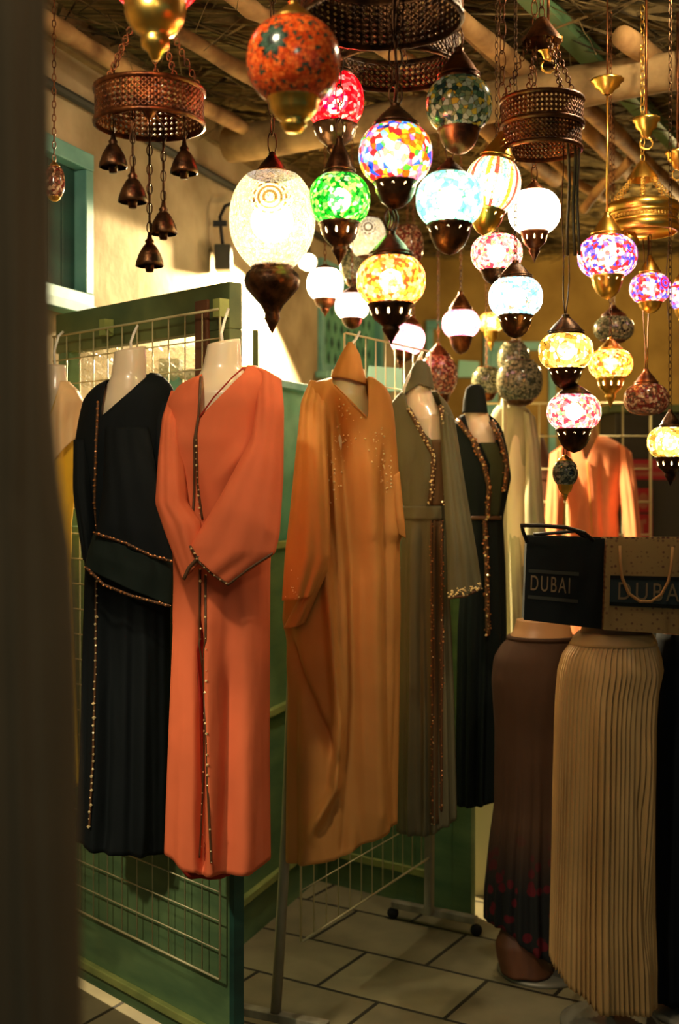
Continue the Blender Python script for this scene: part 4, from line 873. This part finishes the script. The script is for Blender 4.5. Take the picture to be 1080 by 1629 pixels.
glass('glass_yellow', [(255,225,110),(255,240,180),(255,205,90),(140,110,40),(255,240,190)], 81, 3.23, 0.53)
glass('glass_bluered', [(225,40,45),(60,70,230),(255,205,190),(250,225,215),(230,70,60),(110,110,240),(255,230,190)], 93, 1.70, 0.31, rings=((.035,-.055,.01), 75, .026, (230,40,40), (70,80,240)))
glass('glass_greeny', [(84,84,58),(120,116,84),(58,62,46),(140,130,96)], 118, .08, .15, rings=((.02,-.05,.0), 120, .026, (150,145,100), (34,34,28)))
glass('glass_brownred', [(150,90,60),(110,40,30),(180,140,100),(90,60,40)], 112, 0.16, 0.20)
glass('glass_white', [(255,245,225),(255,235,210),(235,225,250),(255,250,240)], 112, 4.08, 0.49, edge=.04)
#
GLM = {'z': 3.2}
def uvglobe(rx, rz, n=40, k=22, t0=-.83, t1=.83, pear=0):
    prof = []
    for j in range(k+1):
        z = t0+(t1-t0)*j/k; s_ = (1-abs(z)**2.3)**.5
        r = s_
        if pear and z < 0: r = s_*(1-pear*(z*z))
        prof.append((max(.001, rx*r), rz*z/.83 if True else 0))
    return prof
def chain(mb, x, y, z0, z1, L=.017, wd=.008, r=.0018, lx=0, ly=0):
    n = max(1, int((z1-z0)/(L*1.55)))
    for i in range(n):
        t = (i+.5)/n; mb.link((x+lx*t, y+ly*t, z0+(z1-z0)*t), L, wd, r, (i % 2)*PI/2+.4)
def cable(mb, x, y, z0, z1, sep=.008, r=.0018):
    for s_ in (-1, 1):
        ph = random.random()*6; n = max(6, int((z1-z0)/.04))
        mb.tube([(x+s_*sep*min(1, 4*i/n)+.003*math.sin(i*1.1+ph), y+.003*math.cos(i*.9+ph), z0+(z1-z0)*i/n) for i in range(n+1)], r, 5)
def lamp(label, px, py, w, h, Y, gl, cap_py, cup_py, lit=True, metal='bronze', hang='chain', top=None, tilt=0, cupw=.58, canopy=False, pear=0, big=False, topw=.58, plain=False, cat='mosaic lamp'):
    mt = {'bronze': M_bronze, 'gold': M_gold, 'copper': M_copper}[metal]
    c = P(px, py, Y); W = w/F*Y; H = h/F*Y; R = W/2
    t = thing('mosaic_lamp', c, label, 'mosaic lamp', 'hanging mosaic glass lamps')
    T = Matrix.Translation(c) @ Matrix.Rotation(tilt, 4, 'Y'); Tl = Matrix.Rotation(tilt, 4, 'Y')
    mb = MB(); prof = uvglobe(R, H/2, pear=pear); mb.lathe(prof, 44); g_ = mb.build('globe', GL[gl], t); g_.location = c
    g_.rotation_euler = (0, tilt, 0)
    zt = H/2; zb = -H/2
    rt = R*topw; rb_ = R*cupw
    capH = (py-h/2-cap_py)/F*Y; cupH = (cup_py-(py+h/2))/F*Y
    if capH > 0:
        mb = MB(); mb.lathe([(rt*1.04, zt-.12*H*.3), (rt*1.1, zt-.01*H), (rt*1.02, zt+capH*.06), (rt*.95, zt+capH*.18), (rt*.72, zt+capH*.42), (rt*.42, zt+capH*.66), (rt*.2, zt+capH*.84), (rt*.24, zt+capH*.9), (rt*.12, zt+capH*.95), (0, zt+capH)], 32, T, scallop=.02, lobes=16)
        mb.lathe([(rt*1.05, zt+capH*.1), (rt*1.09, zt+capH*.13), (rt*1.05, zt+capH*.16)], 32, T)
        mb.build('cap', mt, t)
    if cupH > 0:
        mb = MB()
        if big == 'goblet': pr = [(.9, .06), (1.12, 0), (1.14, -.05), (1.04, -.1), (1.0, -.35), (.75, -.58), (.46, -.7), (.6, -.78), (.48, -.88), (.36, -1.0), (0, -1.02)]
        elif big == 'brass': pr = [(1.0, .03), (1.08, -.02), (1.0, -.08), (1.04, -.14), (.95, -.32), (.72, -.5), (.44, -.58), (.5, -.63), (.46, -.78), (.26, -.86), (.12, -1), (0, -1)]
        elif big:
            pr = [(1.0, 0), (1.04, -.02), (.98, -.05), (1.28, -.13), (1.36, -.22), (1.28, -.33), (.95, -.45), (.55, -.58), (.34, -.70), (.38, -.77), (.26, -.84), (.14, -.92), (0, -1)]
        elif cupH < R*1.0:
            pr = [(1.04, .02), (1.1, -.04), (1.0, -.12), (.92, -.4), (.7, -.7), (.4, -.9), (0, -1)]
        else:
            pr = [(1.04, .02), (1.1, -.03), (1.0, -.08), (.95, -.22), (.78, -.38), (.5, -.5), (.36, -.56), (.42, -.62), (.36, -.68), (.22, -.78), (.12, -.88), (.05, -.95), (0, -1)]
        mb.lathe([(rb_*a, zb+cupH*b_+.02*H) for a, b_ in pr], 36, T, scallop=.025, lobes=18)
        keep = (mb.v, mb.f, mb.m)
        haswin = lit and cupH > R*.7 and w > 60 and not plain
        if not haswin: mb.build('cup', mt, t)
        if haswin:
            mb = MB(); mb.v, mb.f, mb.m = keep
            for k in range(10):
                a = 2*PI*k/10+.15; rr = rb_*(.955)+.0015; zc = zb-cupH*.2; hh = cupH*.075; ww = rb_*.09
                pts = []
                for q in range(8):
                    b_ = 2*PI*q/8; zz = zc+hh*math.sin(b_); rq = rb_*(.985-.1*(zc+hh-zz)/(2*hh))*1.02+.0006
                    aa = a+ww*math.cos(b_)/rb_*(1 if zz < zc else .7); pts.append(T @ Vector((rq*math.cos(aa), rq*math.sin(aa), zz)))
                mb.add(pts, [tuple(range(8))], 1)
            mb.build('cup', [mt, M_slot], t)
    if lit:
        mb = MB(); rb2 = min(R, H/2)*.5; mb.lathe([(rb2*math.sin(PI*k/8)+1e-4, -rb2*math.cos(PI*k/8)) for k in range(9)], 14); bo = mb.build('bulb', M_bulb, t); bo.location = c
        bo['label'] = 'warm glowing bulb inside the glass'
    z0 = c.z+zt+max(0, capH)-.004; z1 = GLM['z'] if top is None else (EYE-(top-HY)/F*Y)
    tx = math.sin(tilt)*(zt+max(0, capH)); x0 = c.x+tx
    if hang and z1 > z0+.01:
        mb = MB()
        if hang == 'chain': chain(mb, x0, c.y, z0, z1, L=.016+.012*(w/130), wd=.007+.004*(w/130))
        elif hang == 'fine': chain(mb, x0, c.y, z0, z1, L=.012, wd=.005, r=.0014)
        elif hang == 'cable': cable(mb, x0, c.y, z0, z1)
        elif hang == 'rod': mb.tube([(x0, c.y, z0), (x0, c.y, z1)], .0035, 8)
        elif hang == 'lace':
            chain(mb, x0, c.y, z0, z1, L=.026, wd=.016, r=.0026); cable(mb, x0, c.y, z0, z1, .003, .003)
        mb.build({'chain': 'chain', 'fine': 'chain', 'lace': 'chain', 'cable': 'cable', 'rod': 'rod'}[hang], M_gold if (metal == 'gold' and hang == 'rod') else (M_copper if metal != 'bronze' else M_bronze), t)
    if canopy:
        mb = MB(); rc_ = .042*Y/3.2; mb.lathe([(rc_*a, b_*rc_) for a, b_ in ((.2, -.75), (.3, -.7), (.42, -.5), (.75, -.25), (.8, -.05), (1.0, .1), (1.02, .2), (.9, .26), (0, .27))], 32, Matrix.Translation((x0, c.y, z1)), scallop=.05, lobes=16); mb.build('ceiling_rose', M_gold, t)
        if z1 < 3.15: mb = MB(); mb.tube([(x0, c.y, z1), (x0, c.y, 3.2)], .003, 6); mb.build('hanger', M_copper, t)
    return t

lamp('red mosaic lamp with brass cup cut off by the top edge', 247, -45, 150, 105, 2.3, 'glass_red', -110, 98, metal='gold', cupw=.62, big='brass')
lamp('large unlit orange mosaic lamp with dark flower medallion and gold fittings', 467, 98, 150, 120, 2.15, 'glass_orange', 0, 212, lit=False, metal='gold', cupw=.50, topw=.46, big='goblet', hang='chain')
lamp('glowing red mosaic lamp tucked behind the orange one', 533, 160, 92, 82, 3.0, 'glass_red', 80, 262, metal='bronze', cupw=.72)
lamp('multicoloured glowing mosaic lamp with dark bell top on a thick lacy chain', 629, 246, 117, 88, 2.6, 'glass_multi', 162, 335, hang='lace', cupw=.56, topw=.58)
lamp('unlit clear and yellow mosaic lamp with copper bell top', 730, 167, 106, 80, 2.7, 'glass_clear', 72, 248, lit=False, metal='copper', cupw=.60, topw=.6)
lamp('bright green mosaic lamp with dark spear bottom', 540, 318, 98, 76, 2.8, 'glass_green', 215, 425, cupw=.62, topw=.5)
lamp('biggest lamp, frosted white pear globe with rosette above a dark bronze urn', 433, 352, 137, 146, 2.95, 'glass_frost', 240, 535, big=True, cupw=.47, topw=.38, pear=.25)
lamp('turquoise glowing mosaic lamp', 715, 318, 107, 80, 2.7, 'glass_turq', 250, 408, cupw=.62, topw=.45)
lamp('tilted mosaic lamp with red white and blue stripes and gold fittings', 783, 295, 90, 80, 3.0, 'glass_stripe', 206, 378, metal='gold', tilt=.18, cupw=.58)
lamp('plain white opal glowing lamp beside the dark filigree drum', 850, 337, 83, 64, 3.3, 'glass_opal', 285, 420, cupw=.5, metal='copper', topw=.4)
lamp('pink and red mosaic lamp under the striped gold lamp', 790, 403, 82, 56, 3.4, 'glass_pinkred', 372, 455, cupw=.6, hang='fine')
lamp('amber glowing mosaic lamp in the middle with a long dark spear', 622, 447, 110, 76, 2.6, 'glass_amber', 365, 550, cupw=.62, topw=.6, hang='lace', top=330)
lamp('pale blue and white mosaic lamp right of centre', 820, 473, 86, 60, 3.2, 'glass_sky', 412, 540, cupw=.6, hang='fine')
lamp('small pink lamp left of the pale blue one', 733, 515, 60, 42, 4.4, 'glass_pink', 462, 565, metal='copper', hang='fine')
lamp('little yellow lamp with gold cup behind the pale blue one', 781, 513, 40, 28, 5.5, 'glass_yellow', 495, 560, metal='gold', hang='fine')
lamp('tilted pink mosaic lamp below the amber lamp', 648, 539, 56, 44, 4.5, 'glass_pink', 500, 590, metal='copper', tilt=.25, hang='fine')
lamp('dazzling white lamp next to the floodlight glare', 517, 452, 58, 48, 4.5, 'glass_opal', 420, 505, metal='copper', hang='fine')
lamp('small white mosaic lamp behind the amber lamp', 560, 487, 55, 40, 4.4, 'glass_white', 455, 525, metal='copper', hang='fine')
lamp('small unlit olive green lamp between the green and amber lamps', 562, 422, 42, 48, 4.9, 'glass_greeny', 385, 468, lit=False, metal='bronze', hang='fine')
lamp('pale unlit globe lamp behind the green lamp spear', 585, 378, 58, 60, 4.8, 'glass_frost', 340, 412, lit=False, metal='copper', hang='fine')
lamp('faint pink unlit globe behind the amber lamp chain', 648, 392, 52, 62, 4.8, 'glass_brownred', 355, 425, lit=False, metal='copper', hang='fine')
lamp('yellow clear mosaic lamp on long twin cables at the right', 900, 559, 87, 56, 3.0, 'glass_yellow', 498, 622, cupw=.58, topw=.62, hang='cable', top=222)
lamp('bright red and white mosaic lamp above the peach robe', 913, 655, 86, 56, 3.0, 'glass_pinkred', 608, 722, cupw=.62, hang='fine', top=600)
lamp('gold mounted red and blue medallion lamp on a brass rod from a ceiling rose', 966, 408, 94, 62, 3.7, 'glass_bluered', 335, 478, metal='gold', hang='rod', top=132, canopy=True, cupw=.52, topw=.52)
lamp('amber and pink lamp with gold spear under the medallion lamp', 971, 579, 70, 44, 3.9, 'glass_amber', 535, 650, metal='gold', hang='fine', cupw=.6, topw=.5)
lamp('small red and blue lamp with gold fittings near the brass ring', 1034, 459, 65, 44, 3.9, 'glass_bluered', 405, 500, metal='gold', hang='fine', top=372, cupw=.55, topw=.5)
lamp('unlit brown and red mosaic lamp above the bright one at the right edge', 1028, 635, 72, 46, 3.9, 'glass_brownred', 585, 662, lit=False, metal='copper', hang='cable', top=380, cupw=.5, topw=.5)
lamp('yellow glowing lamp at the right edge above the totes', 1066, 704, 72, 48, 3.3, 'glass_yellow', 650, 775, hang='fine', cupw=.6, topw=.45)
lamp('flat unlit green lamp with ringed eyes behind the gold mounted lamps', 976, 523, 64, 38, 4.3, 'glass_greeny', 485, 548, lit=False, metal='copper', hang='fine')
lamp('unlit mosaic globe behind the grey robe cap', 697, 598, 62, 62, 4.6, 'glass_brownred', 545, 655, lit=False, metal='copper', hang='fine')
lamp('unlit green ringed globe above the pale robe', 817, 572, 52, 52, 5.0, 'glass_greeny', 540, 605, lit=False, metal='bronze', hang='fine')
lamp('large unlit dark ringed globe just above the pale robe', 826, 606, 74, 64, 4.7, 'glass_greeny', 570, 648, lit=False, metal='bronze', hang='fine')
lamp('unlit ringed globe left of the ones above the pale robe', 774, 606, 48, 42, 5.1, 'glass_greeny', 582, 640, lit=False, metal='copper', hang='fine')
lamp('tiny unlit green lamp with gold tip in front of the peach robe', 899, 752, 40, 38, 3.0, 'glass_greeny', 722, 800, lit=False, metal='gold', hang='fine', top=712)
lamp('gold mounted lamp half cut by the right edge', 1084, 470, 36, 44, 4.2, 'glass_bluered', 430, 520, metal='gold', hang='fine')
lamp('unlit round mosaic lamp half hidden by the drape at the left', 86, 290, 34, 48, 3.3, 'glass_brownred', 255, 322, lit=False, metal='gold', hang='fine', topw=.5)

# ------------------------------------------------------------------ filigree rings
def filigree(mb, R, z0, z1, nu, nv, hole=.6, cx=0, cy=0):
    for j in range(nv):
        for i in range(nu):
            a0 = 2*PI*i/nu; a1 = 2*PI*(i+1)/nu; za = z0+(z1-z0)*j/nv; zb = z0+(z1-z0)*(j+1)/nv
            f = lambda a, z: (cx+R*math.cos(a), cy+R*math.sin(a), z)
            am, zm = (a0+a1)/2, (za+zb)/2; ha, hz = (a1-a0)/2*hole, (zb-za)/2*hole
            out = [f(a0, za), f(a1, za), f(a1, zb), f(a0, zb)]; inn = [f(am, zm-hz), f(am+ha, zm), f(am, zm+hz), f(am-ha, zm)]
            mb.add(out+inn, [(0,1,5,4), (1,2,6,5), (2,3,7,6), (3,0,4,7)])
def ringlamp(name, label, px, py, Y, R, h, metal, tiers=((0, 1, 1.0),), nu=56, hub=.28, up=True, topz=None, plate=False, nchain=5, solidb=False):
    c = P(px, py, Y); t = thing(name, c, label, 'ring chandelier')
    for (a, b_, k) in tiers:
        z0 = c.z-h/2+h*a; z1 = c.z-h/2+h*b_; mb = MB(); filigree(mb, R*k, z0+.006, z1-.006, nu, max(2, int((z1-z0)/.014)), .62, c.x, c.y); mb.build('filigree_band', metal, t, solid=.0015)
        for z in (z0, z1):
            mb = MB(); mb.lathe([(R*k*.985, z-.006), (R*k*1.03, z-.004), (R*k*1.035, z+.004), (R*k*.985, z+.006), (R*k*.985, z-.006)], 56, Matrix.Translation((c.x, c.y, 0)), scallop=.006, lobes=28); mb.build('rim', metal, t)
    if solidb:
        for (a, b_) in ((0, .36), (.64, 1)):
            z0 = c.z-h/2+h*a; z1 = c.z-h/2+h*b_; zm = (z0+z1)/2; mb = MB(); mb.lathe([(R*.98, z0), (R*1.05, z0+.004), (R*1.09, zm), (R*1.05, z1-.004), (R*.98, z1)], 56, Matrix.Translation((c.x, c.y, 0))); mb.build('band', metal, t, solid=.002)
    if plate:
        mb = MB(); z = c.z+h/2-.004; mb.lathe([(R*.98, z), (R*.4, z+.01), (.0, z+.012)], 48, Matrix.Translation((c.x, c.y, 0))); mb.build('top_plate', metal, t, solid=.002)
    zt = c.z+h/2+hub
    if topz: zt = topz
    mb = MB(); mb.lathe([(.05, zt-.03), (.046, zt-.02), (.025, zt+.01), (.012, zt+.03), (0, zt+.035)], 24, Matrix.Translation((c.x, c.y, 0)), scallop=.04, lobes=12); mb.build('hub_bell', metal, t)
    mb = MB(); chain(mb, c.x, c.y, zt+.03, 3.2); mb.build('chain', metal, t)
    for k in range(nchain):
        a = 2*PI*k/nchain+.3; mb = MB(); n = 16
        for i in range(n):
            q = (i+.5)/n; r_ = .03+(R-.03)*(1-q); z_ = (c.z+h/2)+(zt-.02-(c.z+h/2))*q
            mb.link((c.x+r_*math.cos(a), c.y+r_*math.sin(a), z_), (zt-c.z-h/2)/n*.7, .006, .0016, (i % 2)*PI/2)
        mb.build('chain', metal, t)
    return t, c
# dark bell chandelier upper left
t, c = ringlamp('ring_chandelier', 'dark ring chandelier with five hanging unlit bell sockets at the upper left', 238, 172, 2.75, .125, .075, M_copper, topz=2.75, plate=False)
for (x, y, dy) in ((180, 246, -.02), (211, 301, -.09), (238, 404, .04), (260, 353, .08), (293, 256, .03)):
    p = P(x, y, c.y+dy); s_ = MB(); s_.lathe([(.0305, -.030), (.0325, -.028), (.031, -.018), (.025, .0), (.015, .018), (.009, .024), (.011, .03), (.006, .036), (.004, .05), (0, .052)], 24, Matrix.Translation(p), scallop=.03, lobes=10)
    s_.lathe([(0, -.042), (.009, -.042), (.011, -.03), (.011, .0)], 12, Matrix.Translation(p)); so = s_.build('bell_socket', M_bronze, t)
    mb = MB(); chain(mb, p.x, p.y, p.z+.05, c.z-.03, L=.014, wd=.0065, r=.0015); mb.tube([(p.x+.002, p.y, p.z+.05), (p.x-.002, p.y, p.z+.15), (p.x, p.y, c.z-.02)], .0022, 5); mb.build('chain', M_bronze, t)
    mb = MB(); mb.tube([(p.x, p.y, c.z-.02), (c.x+(p.x-c.x)*.3, c.y+(p.y-c.y)*.3, c.z+.0), (c.x, c.y, c.z+.05)], .003, 6); mb.build('arm', M_copper, t)
mb = MB(); mb.lathe([(0, .05), (.02, .045), (.03, .0), (.015, -.03), (.0, -.05)], 20, Matrix.Translation((c.x, c.y, c.z+.02)), scallop=.1, lobes=8); mb.build('center_boss', M_copper, t)
# drum right of centre
t, c = ringlamp('filigree_drum', 'dark two tier filigree drum with twin cables hanging at the upper right', 862, 201, 3.0, .103, .12, M_copper, tiers=((0, .5, .96), (.5, 1, 1.0)), hub=.10, nchain=4, topz=2.78)
mb = MB()
for dx in (.06, .075, .085): mb.tube([(c.x+dx+.003*math.sin(i*1.3+dx*90), c.y-.03, c.z-.03-.06*i) for i in range(6)], .004, 5)
mb.build('cable_bundle', M_wire, t)
# large drum at top centre
ringlamp('filigree_drum', 'largest dark filigree drum cut by the top edge at centre', 606, -8, 2.45, .165, .10, M_bronze, tiers=((0, 1, 1.0),), topz=3.0, nchain=6)
ringlamp('filigree_drum', 'dark filigree ring lower down behind the largest drum', 628, 88, 2.9, .155, .07, M_bronze, topz=3.0, nchain=6, nu=64)
# brass ring far right
t, c = ringlamp('brass_ring', 'polished brass ring chandelier with hanging chains at the right edge', 1022, 348, 3.9, .109, .10, M_gold, topz=2.66, nchain=6, tiers=((.38, .62, 1.0),), solidb=True)
mb = MB(); mb.lathe([(.02, .03), (.035, .0), (.02, -.02), (.008, -.04), (0, -.05)], 20, Matrix.Translation(P(1000, 385, 3.85)), scallop=.05, lobes=10); mb.build('finial', M_gold, t)
for k in range(4):
    mb = MB(); p = P((948, 1028, 1062, 990)[k], 376, 3.88); mb.tube([(p.x+.006*math.sin(i*.9+k), p.y, p.z-.05*i) for i in range((3, 5, 7, 4)[k])], .002, 5); mb.build('cable', M_wire, t)
# ceiling roses
for (x, y, Y_, lab) in ((1028, 198, 3.6, 'small brass ceiling rose above the brass ring chandelier'), (872, 72, 3.3, 'little brass ceiling hook above the dark drum'), (1078, 250, 3.9, 'brass ceiling rose cut by the right edge')):
    p = P(x, y, Y_); t = thing('ceiling_rose', p, lab, 'ceiling rose', 'brass ceiling roses')
    mb = MB(); mb.lathe([(.0, -.04), (.012, -.038), (.018, -.02), (.03, -.01), (.032, .004), (.04, .012), (.038, .02), (0, .022)], 28, Matrix.Translation(p), scallop=.05, lobes=14); mb.build('rose_cup', M_gold, t)
    mb = MB(); mb.tube([p+Vector((0,0,.02)), (p.x, p.y, 3.2)], .004, 6); mb.build('hanging_rod', M_copper, t)
    mb = MB(); mb.tube([p+Vector((.02*math.sin(a_*.7), 0, -.04-.018+.018*math.cos(a_*.7))) for a_ in range(9)], .003, 6); mb.build('hook', M_gold, t)
